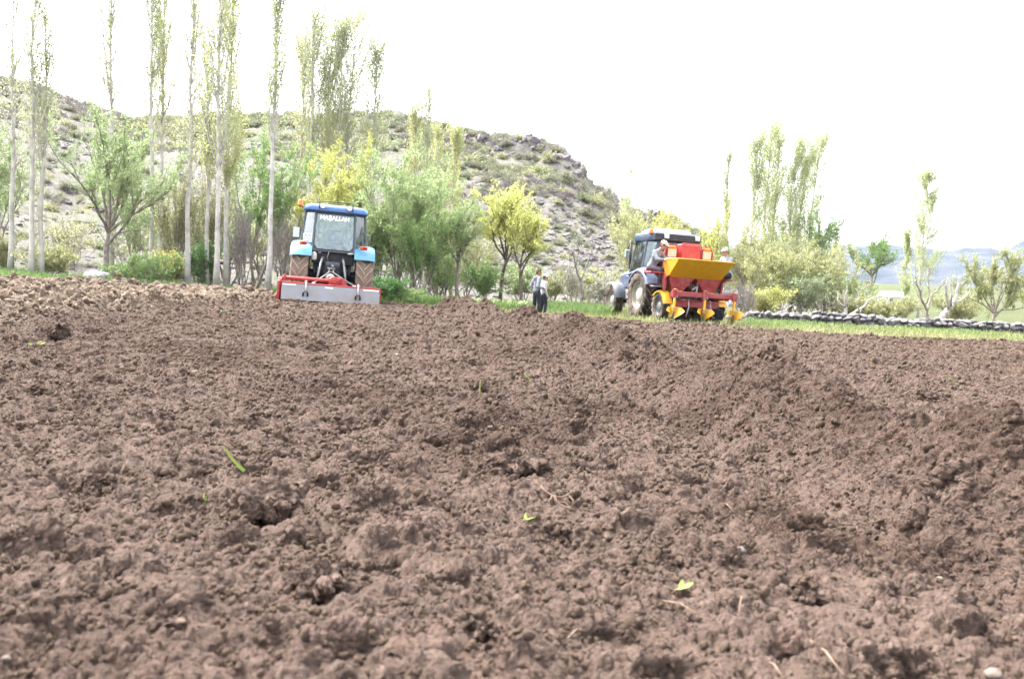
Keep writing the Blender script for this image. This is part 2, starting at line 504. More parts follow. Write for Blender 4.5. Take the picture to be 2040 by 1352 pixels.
def soil(x, y, step):
    def w(cell): return np.clip((cell / step - 1.4) / 1.6, 0, 1)
    wx = x + 0.02 * (vn(x * 22, y * 22, 61) - 0.5) + 0.05 * (vn(x * 7, y * 7, 62) - .5); wy = y + 0.02 * (vn(x * 22, y * 22, 63) - 0.5) + 0.05 * (vn(x * 7, y * 7, 64) - .5)
    rough = rough_mask(x, y)
    z = 0.05 * (fbm(x * 0.35, y * 0.35, 10, 3) - 0.5) + 0.045 * (fbm(x * 1.6, y * 1.6, 20, 3) - 0.5)
    lum = 0.35 + 0.9 * fbm(x * 0.8, y * 0.8, 33, 2)
    z = z + 0.75 * crumbs(wx, wy, 0.17, 100, 0.26, 0.20, 0.46) * lum
    z = z + 0.55 * crumbs(wx, wy, 0.075, 110, 0.30, 0.25, 0.55) * lum
    # hollows between the lumps
    pit = crumbs(wx + 3.3, wy - 1.7, 0.24, 150, 0.42, 0.10, 0.32)
    z = z - 1.4 * pit
    # windrow thrown up by the tiller, with its furrow on the near side
    xr = np.interp(y, RIDGE[:, 1], RIDGE[:, 0])
    slope = 0.9
    s = (x - xr) * slope + 0.10 * (fbm(x * 1.3, y * 1.3, 44, 3) - 0.5)
    along = 0.55 + 0.75 * fbm(y * 0.55 + 9.1, y * 0.0, 45, 3)
    along = along * np.interp(y, [0, 1.5, 2.6, 3.4, 4.1, 4.9, 5.9, 7.2, 9, 13, 20], [1.1, 1.0, 1.1, 0.75, 0.95, 1.3, 0.7, 0.8, 0.9, 0.9, 1.3])
    prof = np.where(s < 0, np.exp(-(s / 0.14) ** 2), np.exp(-(s / 0.21) ** 2))
    z = z + 0.19 * along * prof + 0.5 * crumbs(wx, wy, 0.11, 170, 0.5, 0.25, 0.5) * prof
    z = z - 0.10 * np.exp(-((s + 0.40) / 0.13) ** 2)
    for (mx, my, ax_, ay_, hh) in MOUNDS:
        q = np.sqrt(((x - mx) / ax_) ** 2 + ((y - my) / ay_) ** 2) + 0.55 * (fbm(x * 3.1, y * 3.1, 48, 3) - .5)
        z = z + hh * np.maximum(0, 1 - np.sqrt(np.maximum(q, 0) ** 2 + .012)) ** 1.15
    # second low bank near the grass on the right-hand side
    e = edge_signed(x, y)
    z = z + np.where(x > 1.0, 0.075, 0.06) * np.exp(-((e - 0.55) / 0.42) ** 2) * (0.5 + fbm(x * 1.1, y, 46, 3))
    z = z + 0.03 * np.exp(-((e - 2.6) / 0.35) ** 2) * (x > 0.5)
    # rough ploughed ground left of the tractor
    rg = 0.10 * (fbm(x * 0.9, y * 0.9, 77, 3) - 0.35) + 0.62 * crumbs(wx, wy, 0.62, 180, 0.75, 0.25, 0.52) + 0.55 * crumbs(wx, wy, 0.27, 190, 0.8, 0.25, 0.55) + 0.5 * crumbs(wx, wy, .12, 200, .8, .25, .55) * w(.12)
    z = z * (1 - 0.5 * rough) + (rg + 0.02) * rough
    for (cx, cy, r, d) in PITS:
        q = ((x - cx) ** 2 + (y - cy) ** 2) / (r * r)
        z = z - d * np.exp(-q * 1.6)
    k = np.clip(e / 0.35, 0, 1); k = k * k * (3 - 2 * k)
    z = (z + 0.05) * k - 0.16 * (1 - k)
    return z, rough

def dark_mask(x, y):
    """mask for darker soil colour along the windrow, its mounds and in patches"""
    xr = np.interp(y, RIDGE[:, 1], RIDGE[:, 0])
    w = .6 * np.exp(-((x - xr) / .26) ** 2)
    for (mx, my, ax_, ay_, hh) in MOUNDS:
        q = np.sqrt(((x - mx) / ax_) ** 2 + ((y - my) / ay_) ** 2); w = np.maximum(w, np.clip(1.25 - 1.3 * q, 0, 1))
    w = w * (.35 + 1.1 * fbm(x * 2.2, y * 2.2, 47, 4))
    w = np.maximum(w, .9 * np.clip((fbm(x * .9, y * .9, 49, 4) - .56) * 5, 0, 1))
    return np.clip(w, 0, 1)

def soil_z(x, y):
    a, b = np.array([float(x)]), np.array([float(y)])
    return float(soil(a, b, np.array([0.003 + 0.0024 * float(y)]))[0][0])

# ---- materials of the land
def soil_material():
    m, t, p, o = nodes('tilled_soil')
    tc = t.nodes.new('ShaderNodeTexCoord'); vec = tc.outputs['Object']
    big = ramp(t, noise(t, 1.3, 5, 0.6, vec), 0.32, 0.68)
    mid = ramp(t, noise(t, 22, 6, 0.65, vec), 0.3, 0.7)
    fine = ramp(t, noise(t, 190, 5, 0.7, vec), 0.3, 0.7)
    c = mixc(t, big, (0.067, 0.047, 0.038), (0.077, 0.056, 0.045))
    c = mixc(t, mid, c, mixc(t, fine, (0.049, 0.030, 0.026), (0.094, 0.071, 0.058)))
    red = ramp(t, noise(t, 4.7, 3, 0.5, vec), 0.60, 0.72)
    mr = t.nodes.new('ShaderNodeMath'); mr.operation = 'MULTIPLY'; mr.inputs[1].default_value = 0.45; t.links.new(red, mr.inputs[0])
    c = mixc(t, mr.outputs[0], c, (0.077, 0.047, 0.038))
    at_ = t.nodes.new('ShaderNodeAttribute'); at_.attribute_name = 'v'
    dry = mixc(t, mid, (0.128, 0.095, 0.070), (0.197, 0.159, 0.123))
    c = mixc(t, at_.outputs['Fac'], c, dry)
    wt_ = t.nodes.new('ShaderNodeAttribute'); wt_.attribute_name = 'darken'
    darken = t.nodes.new('ShaderNodeMix'); darken.data_type = 'RGBA'; darken.blend_type = 'MULTIPLY'; darken.inputs[7].default_value = (.58, .54, .52, 1)  # multiplies the soil colour darker along the windrow and in patches
    t.links.new(wt_.outputs['Fac'], darken.inputs[0]); t.links.new(c, darken.inputs[6]); c = darken.outputs[2]
    t.links.new(c, p.inputs['Base Color'])
    p.inputs['Roughness'].default_value = 1.0; p.inputs['Specular IOR Level'].default_value = 0.08
    # crumb relief, real displacement of the surface
    def math_(op, x, y=None, c=None):
        n = t.nodes.new('ShaderNodeMath'); n.operation = op
        for i, v in enumerate((x, y, c)):
            if v is None: continue
            if hasattr(v, 'links'): t.links.new(v, n.inputs[i])
            else: n.inputs[i].default_value = v
        return n.outputs[0]
    wn = N(t, 'ShaderNodeTexNoise', Scale=28.0, Detail=3.0, Roughness=0.6); t.links.new(vec, wn.inputs['Vector'])
    sub = t.nodes.new('ShaderNodeVectorMath'); sub.operation = 'SUBTRACT'; sub.inputs[1].default_value = (0.268, 0.259, 0.245); t.links.new(wn.outputs['Color'], sub.inputs[0])
    scl = t.nodes.new('ShaderNodeVectorMath'); scl.operation = 'SCALE'; scl.inputs['Scale'].default_value = .035; t.links.new(sub.outputs[0], scl.inputs[0])
    add = t.nodes.new('ShaderNodeVectorMath'); t.links.new(vec, add.inputs[0]); t.links.new(scl.outputs[0], add.inputs[1])
    cells = []
    def lumps(scale, spread):
        v = N(t, 'ShaderNodeTexVoronoi', Scale=scale, Randomness=1.0); t.links.new(add.outputs[0], v.inputs['Vector'])
        k = math_('MULTIPLY_ADD', v.outputs['Distance'], -spread, 1.0); k = math_('MAXIMUM', k, 0.0)
        cells.append(v.outputs['Color'])
        return math_('POWER', k, 0.6)
    m1 = ramp(t, noise(t, 5.0, 3, .5, vec), .45, .62)
    hgt = math_('MULTIPLY', math_('MULTIPLY', lumps(13.0, 1.45), m1), 0.042)
    m2 = math_('MULTIPLY_ADD', ramp(t, noise(t, 6.5, 4, .55, vec), .35, .62), .75, .25)
    hgt = math_('MULTIPLY_ADD', math_('MULTIPLY', lumps(38.0, 1.35), m2), 0.0225, hgt)
    m3 = ramp(t, noise(t, 11.0, 3, .5, vec), .3, .7)
    hgt = math_('MULTIPLY_ADD', math_('MULTIPLY', lumps(78.0, 1.3), m3), 0.0105, hgt)
    hgt = math_('MULTIPLY_ADD', lumps(170.0, 1.2), 0.0018, hgt)
    hgt = math_('MULTIPLY_ADD', noise(t, 24, 7, .62, vec), 0.022, hgt)
    hgt = math_('SUBTRACT', hgt, 0.030)
    dn = t.nodes.new('ShaderNodeDisplacement'); dn.inputs['Midlevel'].default_value = 0.0; dn.inputs['Scale'].default_value = 1.0
    t.links.new(hgt, dn.inputs['Height']); t.links.new(dn.outputs[0], o.inputs['Displacement'])
    val = None
    for cc, kk in ((cells[1], .34), (cells[2], .40)):
        sp = t.nodes.new('ShaderNodeSeparateColor'); t.links.new(cc, sp.inputs[0])
        u = math_('MULTIPLY_ADD', sp.outputs[0], kk, 1 - kk * .5); val = u if val is None else math_('MULTIPLY', val, u)
    hs = t.nodes.new('ShaderNodeHueSaturation'); t.links.new(c, hs.inputs['Color']); t.links.new(val, hs.inputs['Value']); t.links.new(hs.outputs[0], p.inputs['Base Color'])
    m.displacement_method = 'BOTH'
    return m
M_SOIL = soil_material()

def clod_material(name, dry):
    m, t, p, o = nodes(name)
    oi = t.nodes.new('ShaderNodeObjectInfo')
    f = ramp(t, noise(t, 3.0, 6, .65), .3, .7)
    if dry: a, b, c_ = (0.160, 0.116, 0.087), (0.260, 0.206, 0.161), (0.202, 0.159, 0.122)
    else: a, b, c_ = (0.067, 0.047, 0.036), (0.128, 0.096, 0.076), (0.106, 0.073, 0.054)
    c = mixc(t, f, a, b)
    c = mixc(t, oi.outputs['Random'], c, c_)
    t.links.new(c, p.inputs['Base Color'])
    p.inputs['Roughness'].default_value = 1.0; p.inputs['Specular IOR Level'].default_value = 0.08
    bn = N(t, 'ShaderNodeBump', Strength=0.6, Distance=0.15); t.links.new(noise(t, 5.5, 8, .75), bn.inputs['Height']); t.links.new(bn.outputs[0], p.inputs['Normal'])
    return m
M_CLOD = clod_material('soil_clod', False)
M_DRYCLOD = clod_material('dry_soil_clod', True)

# ---- larger clods that can be picked out; hollows lie on their near side
CLODS = [  # photo px, py of the middle, width and height in px, label
    (515, 1000, 150, 80, 'big rounded soil clod with dark hollow beneath, below the slanting grass blade'),
    (1033, 928, 112, 62, 'flat-topped soil clod just behind the pale dry root tangle'),
    (632, 1155, 115, 95, 'round soil clod in the bottom left quarter, nearer than the big hollow-edged one'),
    (312, 1240, 105, 110, 'egg-shaped soil clod close to the bottom left corner'),
    (108, 662, 62, 46, 'dark upright soil clod beside the small green clover plant'),
    (72, 776, 42, 34, 'soil clod at the left edge of the photo with a dark gap on its left'),
    (1290, 735, 84, 52, 'dark crumbly soil clod heaped on the windrow, farther than the tall peak'),
    (1543, 782, 40, 34, 'small soil clod on the tallest peak of the windrow'),
    (930, 722, 58, 24, 'long low dark soil clod in the middle of the field, right of the white pebble'),
    (1215, 948, 66, 40, 'soil clod right of the flat-topped clod and above the dry root'),
    (765, 905, 46, 28, 'small soil clod right of the slanting grass blade, dark at its foot'),
    (628, 690, 50, 26, 'pale smooth soil clod in the field before the tractor with the tiller'),
    (1105, 1065, 74, 44, 'low soil clod just below the dry root tangle'),
    (1925, 930, 90, 60, 'dark soil clod topping the windrow at the right edge'),
    (1905, 1060, 110, 80, 'wide soil clod on the flank of the windrow at the right edge'),
    (1630, 838, 50, 38, 'soil clod on the windrow slope just right of its peak'),
    (945, 1250, 95, 70, 'soil clod near the bottom edge, left of the green leaf sprig'),
    (180, 975, 70, 40, 'soil clod on the left, level with the big hollow-edged clod'),
    (1610, 1175, 80, 44, 'soil clod right of the green leaf sprig with a dark slot under it'),
    (1325, 1108, 64, 40, 'soil clod just above the green leaf sprig'),
    (880, 832, 40, 22, 'small dark soil clod in the middle of the field, below the long low one'),
    (1850, 790, 60, 34, 'soil clod on the flat ground right of the windrow'),
]
for (px, py, wpx, hpx, lb) in CLODS:
    q = gp(px, py + hpx * 0.5)
    sc = q.length and F / math.hypot(q.x, q.y, CAM_H)
    r = wpx / sc * 0.5
    if q.y < 8 and not (abs(q.x - np.interp(q.y, RIDGE[:, 1], RIDGE[:, 0])) < 0.35):
        PITS.append((q.x + r * .1, q.y - 0.25 * r, r * 1.05, min(0.045, r * 0.55)))

# ---- the field
def make_field():
    NX = 380
    ys = [0.45]
    while ys[-1] < 27.2: ys.append(ys[-1] + 0.008 + 0.0038 * ys[-1])
    ys = np.array(ys); NY = len(ys)
    tt = np.linspace(-1, 1, NX)
    X = tt[None, :] * (1.0 + 0.76 * ys[:, None]); Y = np.repeat(ys[:, None], NX, 1)
    X = X + 0.25 * (X[0, 1] - X[0, 0]) * 0
    st = np.repeat(((1.0 + 0.76 * ys) * 2 / NX)[:, None], NX, 1)
    z, dry = soil(X.ravel(), Y.ravel(), st.ravel())
    V = np.stack([X.ravel(), Y.ravel(), z], 1)
    i = np.arange(NY - 1)[:, None]; j = np.arange(NX - 1)[None, :]
    q = np.stack([i * NX + j, i * NX + j + 1, (i + 1) * NX + j + 1, (i + 1) * NX + j], -1).reshape(-1, 4)
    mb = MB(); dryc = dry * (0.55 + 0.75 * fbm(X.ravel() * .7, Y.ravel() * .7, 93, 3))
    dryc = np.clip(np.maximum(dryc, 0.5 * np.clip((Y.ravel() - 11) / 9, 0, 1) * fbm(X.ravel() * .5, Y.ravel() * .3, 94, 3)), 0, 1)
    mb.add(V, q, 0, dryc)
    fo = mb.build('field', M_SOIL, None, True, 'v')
    wa = fo.data.attributes.new('darken', 'FLOAT', 'POINT'); wa.data.foreach_set('value', dark_mask(X.ravel(), Y.ravel()).astype(np.float32))
    sd = fo.modifiers.new('fine_relief', 'SUBSURF'); sd.subdivision_type = 'SIMPLE'; sd.levels = 0; sd.render_levels = 1
    fo.cycles.use_adaptive_subdivision = True
    return tag(fo, 'dark brown freshly tilled field with a windrow of soil across it', None, None, 'structure')
field = make_field()

def crumb_protos():
    pr = []
    for k in range(12):
        v, f = lump(1 if k % 2 else 2, 40 + k, 0.60, 2.0)
        pr.append(bpy.data.objects.new('c', MB().add(v, f).mesh('crumb', [M_DRYCLOD if k >= 9 else M_CLOD], True)))
    return pr

def make_crumbs(extra):
    n = 130000
    yy = np.linspace(.8, 23, 2000); rad = .0034 + .00125 * yy; wd = .75 + .70 * yy
    cdf = np.cumsum(wd / rad ** 1.85); cdf /= cdf[-1]
    y = np.interp(rng.random(n), cdf, yy)
    x = (rng.random(n) * 2 - 1) * (0.75 + 0.70 * y)
    keep = edge_signed(x, y) > 0.25; x, y = x[keep], y[keep]
    dens = fbm(x * 3.5, y * 3.5, 301, 3) + 0.3 * (fbm(x * 17, y * 17, 302, 2) - .5)
    keep = dens > 0.20 + .16 * rng.random(len(x)); x, y, dens = x[keep], y[keep], dens[keep]
    n = len(x)
    z, dry = soil(x, y, 0.003 + 0.0024 * y)
    r = (0.0020 + 0.00070 * y) * np.exp(rng.normal(0, 0.62, n)) * (.6 + .7 * dens)
    r = np.minimum(r, 0.006 + 0.0026 * y) * (1 + .45 * dry)
    P = np.stack([x, y, z + r * 0.1], 1)
    E = np.concatenate(extra); P = np.concatenate([P, E[:, :3]]); r = np.concatenate([r, E[:, 3]]); dry = np.concatenate([dry, np.zeros(len(E))]); n = len(P)
    S = np.stack([r * rng.uniform(.75, 1.35, n), r * rng.uniform(.75, 1.35, n), r * rng.uniform(.65, 1.05, n)], 1)
    rot = rng.uniform(0, 6.28, (n, 3))
    idx = np.where(rng.random(n) < dry * 0.9, rng.integers(9, 12, n), rng.integers(0, 9, n))
    scatter('soil_crumbs', P, S, rot, idx, crumb_protos(), 'loose crumbs of brown soil strewn over the tilled field', 'soil')

def make_clods():
    extra = []
    for i, (px, py, wpx, hpx, lb) in enumerate(CLODS):
        q = gp(px, py + hpx * 0.42, 0.03)
        for _ in range(4):
            q = gp(px, py + hpx * 0.42, soil_z(q.x, q.y) * 0.7)
        sc = F / math.hypot(q.x, q.y, CAM_H)
        rx = wpx / sc * 0.45; rz = min(hpx / sc * 0.58, rx * 0.80)
        v, f = lump(4, 400 + i * 3, 0.30, 1.5)
        v2 = v * np.array((rx, rx * 0.85, rz))
        o = MB().add(v2, f).build('soil_clod', M_SOIL, None, True)
        sd = o.modifiers.new('fine_relief', 'SUBSURF'); sd.subdivision_type = 'SIMPLE'; sd.levels = 0; sd.render_levels = 1
        o.cycles.use_adaptive_subdivision = True
        o.location = (q.x, q.y + rx * 0.35, soil_z(q.x, q.y + rx * .35) * 0.6 + rz * 0.35)
        o.rotation_euler = (rng.uniform(-.15, .15), rng.uniform(-.15, .15), rng.uniform(0, 0.6))
        tag(o, lb, 'clod', 'larger clods lying on the tilled soil')
        m_ = np.array(Matrix.LocRotScale(o.location, o.rotation_euler, o.scale))
        nn = 110 if q.y < 5 else 60
        vi = v2[rng.integers(0, len(v2), nn)]; vw = vi @ m_[:3, :3].T + m_[:3, 3]
        vw = vw[vw[:, 2] > o.location.z - rz * .5]
        extra.append(np.concatenate([vw, ((.0022 + .0008 * q.y) * np.exp(rng.normal(0, .5, len(vw))))[:, None]], 1))
    return extra
make_crumbs(make_clods())

# ---- hill, mountains, ground out to the horizon
def terr(x, y):
    """height of the land outside the field, without the hill"""
    r = np.hypot(x, y)
    t = np.clip((r - 32) / 700, 0, 1)
    z = 0.030 * r * t ** 0.6
    z = z + 0.25 * (fbm(x * .12, y * .12, 500, 3) - .5) * np.clip((r - 24) / 12, 0, 1)
    return z

RT = [azel(px, py) + (r,) for px, py, r in ((-700, 40, 260), (-300, 75, 250), (0, 150, 235), (60, 165, 232), (100, 182, 228), (190, 216, 222), (260, 240, 216), (350, 240, 208), (430, 236, 202), (520, 226, 198),
      (600, 227, 195), (700, 230, 192), (790, 222, 188), (850, 243, 182), (900, 260, 177), (1000, 284, 168), (1060, 296, 163), (1100, 306, 159), (1150, 330, 151), (1200, 375, 142), (1250, 405, 134),
      (1330, 446, 124), (1400, 482, 117), (1460, 522, 112), (1540, 572, 108), (1650, 612, 104), (1720, 625, 100))]

def hill_pt(az, t):
    el = interp_az(RT, az, 1); rr = interp_az(RT, az, 2)
    rb = np.interp(az, [-.8, -.5, -.2, .1, .3, .5], [38, 37, 40, 46, 60, 80])
    r = rb + (rr - rb) * t
    x = r * np.sin(az); y = r * np.cos(az)
    Hh = CAM_H + rr * el
    tc = np.clip(t, 0, 1)
    g = 0.55 * tc ** 1.5 + 0.45 * tc
    g = np.where(t > 1, 1 - 0.9 * (t - 1) ** 1.2, g)
    g = np.where(t < 0, t * 0.2, g)
    base = np.maximum(0, 1 - tc * 2) * terr(x, y)
    z = base + Hh * g
    amp = np.clip(t * 6, 0, 1) * np.clip(Hh / 12, 0, 1)
    z = z + amp * (3.2 * (fbm(x * .05, y * .05, 600, 4) - .5) + 1.6 * (fbm(x * .22, y * .22, 610, 3) - .5) + 0.3 * crumbs(x, y, 3.2, 620, .5, .2, .5) + .25 * crumbs(x, y, 1.4, 630, .4, .2, .5))
    # steep rock bands below the crest
    band = np.clip(1 - np.abs(t - 0.86) / 0.10, 0, 1) * np.clip((az + 0.12) / .05, 0, 1)
    z = z + amp * band * 2.0 * crumbs(x, y, 7.0, 640, .7, .3, .6) / 2.5
    return np.stack([x, y, z], -1)

def hill_material():
    m, t, p, o = nodes('hillside')
    tc = t.nodes.new('ShaderNodeTexCoord'); vec = tc.outputs['Object']
    f1 = ramp(t, noise(t, .10, 6, .65, vec), .40, .60); f2 = ramp(t, noise(t, .55, 6, .7, vec), .42, .60); f3 = ramp(t, noise(t, 2.2, 5, .7, vec), .35, .65)
    grass = mixc(t, f3, (0.084, 0.096, 0.057), (0.132, 0.136, 0.089)); rock = mixc(t, f3, (0.100, 0.090, 0.094), (0.176, 0.162, 0.160)); dry = mixc(t, f3, (.105, .102, .078), (.150, .143, .118))
    c = mixc(t, f1, grass, dry); c = mixc(t, f2, c, rock)
    t.links.new(c, p.inputs['Base Color']); p.inputs['Roughness'].default_value = .95; p.inputs['Specular IOR Level'].default_value = .1
    b = N(t, 'ShaderNodeBump', Strength=.9, Distance=.5); t.links.new(noise(t, 1.6, 8, .75, vec), b.inputs['Height']); t.links.new(b.outputs[0], p.inputs['Normal'])
    return m
M_HILL = hill_material()
M_ROCK = two_tone('hill_rock', (.115, .105, .108), (.195, .180, .177), 1.2, .95, .8, 6, dist=.2)
M_ROCKL = two_tone('lilac_cliff_rock', (.105, .092, .104), (.20, .178, .190), 1.0, .95, .8, 5, dist=.2)

def make_hill():
    NA, NR = 420, 150
    az = np.linspace(RT[0][0], RT[-1][0], NA); tt = np.concatenate([np.linspace(-.12, 1, NR - 24), np.linspace(1.015, 1.6, 24)])
    A, T = np.meshgrid(az, tt)
    P = hill_pt(A.ravel(), T.ravel())
    i = np.arange(NR - 1)[:, None]; j = np.arange(NA - 1)[None, :]
    q = np.stack([i * NA + j, i * NA + j + 1, (i + 1) * NA + j + 1, (i + 1) * NA + j], -1).reshape(-1, 4)
    tag(MB().add(P, q).build('hill', M_HILL, None, True), 'pale rocky hillside with scrub rising behind the trees', None, None, 'structure')
make_hill()

def make_mountains():
    tab = [azel(px, py) for px, py in ((1250, 560), (1330, 520), (1400, 500), (1500, 480), (1560, 464), (1600, 470), (1650, 482), (1690, 493), (1740, 488), (1800, 486), (1840, 490), (1870, 500), (1930, 493), (1970, 494), (1995, 499), (2040, 478), (2120, 452), (2300, 440), (2600, 470), (3000, 520))]
    NA, NR = 260, 40
    az = np.linspace(tab[0][0], tab[-1][0], NA); tt = np.linspace(0, 1.4, NR)
    A, T = np.meshgrid(az, tt)
    el = np.interp(A, [a for a, e in tab], [e for a, e in tab])
    r = 650 + 650 * T
    x = r * np.sin(A); y = r * np.cos(A)
    Hh = CAM_H + 1300 * el
    tc = np.clip(T, 0, 1)
    z = np.where(T <= 1, 14 + (Hh - 14) * (0.25 * tc + .75 * tc ** 1.8), Hh * (1 - 1.2 * (T - 1)))
    z = z + np.clip(T * 3, 0, 1) * (30 * (fbm(x * .008, y * .008, 700, 4) - .5) * np.clip((1.0 - np.abs(T - .5)), 0, 1) * (T < .97) + 8 * (fbm(x * .04, y * .04, 710, 3) - .5))
    q = np.arange(NR - 1)[:, None]; j = np.arange(NA - 1)[None, :]
    f = np.stack([q * NA + j, q * NA + j + 1, (q + 1) * NA + j + 1, (q + 1) * NA + j], -1).reshape(-1, 4)
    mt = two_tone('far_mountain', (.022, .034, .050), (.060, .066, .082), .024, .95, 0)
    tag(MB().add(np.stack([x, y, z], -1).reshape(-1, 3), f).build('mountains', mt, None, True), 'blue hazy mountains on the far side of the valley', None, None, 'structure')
make_mountains()

def ground_material():
    m, t, p, o = nodes('grassy_ground')
    tc = t.nodes.new('ShaderNodeTexCoord'); vec = tc.outputs['Object']
    f1 = ramp(t, noise(t, .35, 6, .65, vec), .38, .62); f2 = ramp(t, noise(t, 2.5, 6, .7, vec), .35, .65)
    a = mixc(t, f2, (0.024, 0.037, 0.007), (0.043, 0.056, 0.014)); b = mixc(t, f2, (0.055, 0.060, 0.024), (0.078, 0.081, 0.040))
    far = ramp(t, noise(t, .012, 3, .5, vec), .45, .6)
    c = mixc(t, f1, a, b); c = mixc(t, far, c, mixc(t, f1, (0.076, 0.078, 0.045), (0.051, 0.064, 0.025)))
    t.links.new(c, p.inputs['Base Color']); p.inputs['Roughness'].default_value = .95; p.inputs['Specular IOR Level'].default_value = .1
    bn = N(t, 'ShaderNodeBump', Strength=.8, Distance=.05); t.links.new(noise(t, 9, 8, .75, vec), bn.inputs['Height']); t.links.new(bn.outputs[0], p.inputs['Normal'])
    return m
M_GROUND = ground_material()

def make_ground():
    NA = 240
    rs = np.concatenate([[0.01], np.linspace(4, 60, 90), np.geomspace(62, 6500, 60)])
    az = np.linspace(-math.pi, math.pi, NA + 1)[:-1]
    A, Rr = np.meshgrid(az, rs)
    x = (Rr * np.sin(A)).ravel(); y = (Rr * np.cos(A)).ravel()
    z = terr(x, y) + np.where(np.hypot(x, y) < 40, 0.05 * (fbm(x * .6, y * .6, 510, 3) - .5), 0)
    e = edge_signed(x, y)
    ins = np.clip(e / 1.2, 0, 1) * (np.abs(x) < 30)
    z = z - 0.30 * ins
    i = np.arange(len(rs) - 1)[:, None]; j = np.arange(NA)[None, :]
    f = np.stack([i * NA + j, i * NA + (j + 1) % NA, (i + 1) * NA + (j + 1) % NA, (i + 1) * NA + j], -1).reshape(-1, 4)
    tag(MB().add(np.stack([x, y, z], 1), f).build('ground', M_GROUND, None, True), 'grassy ground round the field out to the horizon', None, None, 'structure')
make_ground()

def make_hill_cover():
    # rocks
    rs = []
    for k in range(8):
        v, f = lump(2, 800 + k, .3, 1.3, .8, 7)
        rs.append(bpy.data.objects.new('r', MB().add(v, f).mesh('rock', [M_ROCKL if k >= 6 else M_ROCK])))
    n = 24000
    az = rng.uniform(RT[1][0], RT[-3][0], n); t = rng.random(n) ** 0.9 * 1.02
    P = hill_pt(az, t); px = proj(P)
    d = fbm(P[:, 0] * .06, P[:, 1] * .06, 820, 3)
    scree = np.exp(-((px[:, 0] - 1150) / 110) ** 2 - ((px[:, 1] - 480) / 70) ** 2)
    low = np.exp(-((t - .08) / .12) ** 2)
    cliff = np.clip(1 - np.abs(t - .86) / .09, 0, 1) * np.clip((az + .13) / .04, 0, 1)
    keep = rng.random(n) < np.clip((d - .46) * 5, 0, 1) * .6 + .75 * scree + .4 * low + .9 * cliff
    P, t, px, cliff = P[keep], t[keep], px[keep], cliff[keep]; n = len(P)
    s = 0.15 * np.exp(rng.normal(0, .5, n)) * (1 + .9 * t) * (1 + 1.0 * cliff * rng.random(n))
    s = np.clip(s, .1, .85)
    S = np.stack([s * rng.uniform(.8, 1.5, n), s * rng.uniform(.8, 1.5, n), s * rng.uniform(.6, 1.0, n) * (1 + .9 * cliff)], 1)
    rot = np.stack([rng.uniform(-.3, .3, n), rng.uniform(-.3, .3, n), rng.uniform(0, 6.28, n)], 1)
    idx = np.where(rng.random(n) < .25 + .6 * cliff, rng.integers(6, 8, n), rng.integers(0, 6, n))
    scatter('hillside_rocks', P, S, rot, idx, rs, 'pale and lilac grey rocks strewn over the hillside', 'rocks')
make_hill_cover()

def make_haze():
    m = bpy.data.materials.new('valley_haze'); m.use_nodes = True
    t = m.node_tree; t.nodes.clear()
    o = t.nodes.new('ShaderNodeOutputMaterial'); v = t.nodes.new('ShaderNodeVolumePrincipled')
    v.inputs['Color'].default_value = (.66, .80, 1.0, 1)
    v.inputs['Density'].default_value = HAZE
    v.inputs['Anisotropy'].default_value = 0.2
    t.links.new(v.outputs[0], o.inputs['Volume'])
    mb = MB().box((0, 0, 200), (13400, 13400, 520))
    tag(mb.build('haze', m), 'pale haze filling the valley air', 'haze', None, 'stuff')
HAZE = 0.000032
make_haze()
# ================================================================== trees, shrubs, grass
def barkmat(name, a, b, sc=7):
    return two_tone(name, a, b, sc, .95, .6, 30, dist=.03)
M_BARK_PALE = barkmat('pale_poplar_bark', (.30, .275, .265), (.52, .49, .47), 3)
M_BARK_GREY = barkmat('grey_bark', (.12, .10, .09), (.27, .235, .21))
M_BARK_DARK = barkmat('dark_bark', (.065, .05, .043), (.16, .13, .11))
M_BARK_WHITE = barkmat('bleached_bark', (.24, .215, .20), (.42, .39, .365))
M_TWIG = barkmat('olive_twigs', (.17, .155, .095), (.30, .27, .18))
M_TWIG_LILAC = barkmat('bare_lilac_twigs', (.155, .132, .138), (.235, .205, .212))
M_LEAF = {
    'poplar': leafmat('young_poplar_leaves', (.31, .35, .18), (.47, .50, .29)),
    'poplar_yellow': leafmat('yellow_green_poplar_leaves', (0.302, 0.336, 0.126), (0.473, 0.473, 0.227)),
    'willow': leafmat('willow_leaves', (0.171, 0.238, 0.111), (0.363, 0.435, 0.230)),
    'green': leafmat('fresh_green_leaves', (0.115, 0.194, 0.078), (0.280, 0.377, 0.159)),
    'yellow': leafmat('yellow_spring_leaves', (.33, .35, .10), (.48, .49, .20)),
    'scrub': leafmat('grey_green_scrub_leaves', (.155, .165, .12), (.215, .22, .165)),
    'scrub_green': leafmat('dull_green_scrub_leaves', (.125, .155, .095), (.20, .225, .145)),
    'pale': leafmat('pale_olive_leaves', (0.212, 0.239, 0.110), (0.399, 0.399, 0.219)),
    'dark': leafmat('dark_green_leaves', (0.058, 0.130, 0.052), (0.155, 0.277, 0.107)),
    'blossom': leafmat('white_blossom', (.30, .30, .25), (.46, .455, .42), .3),
}

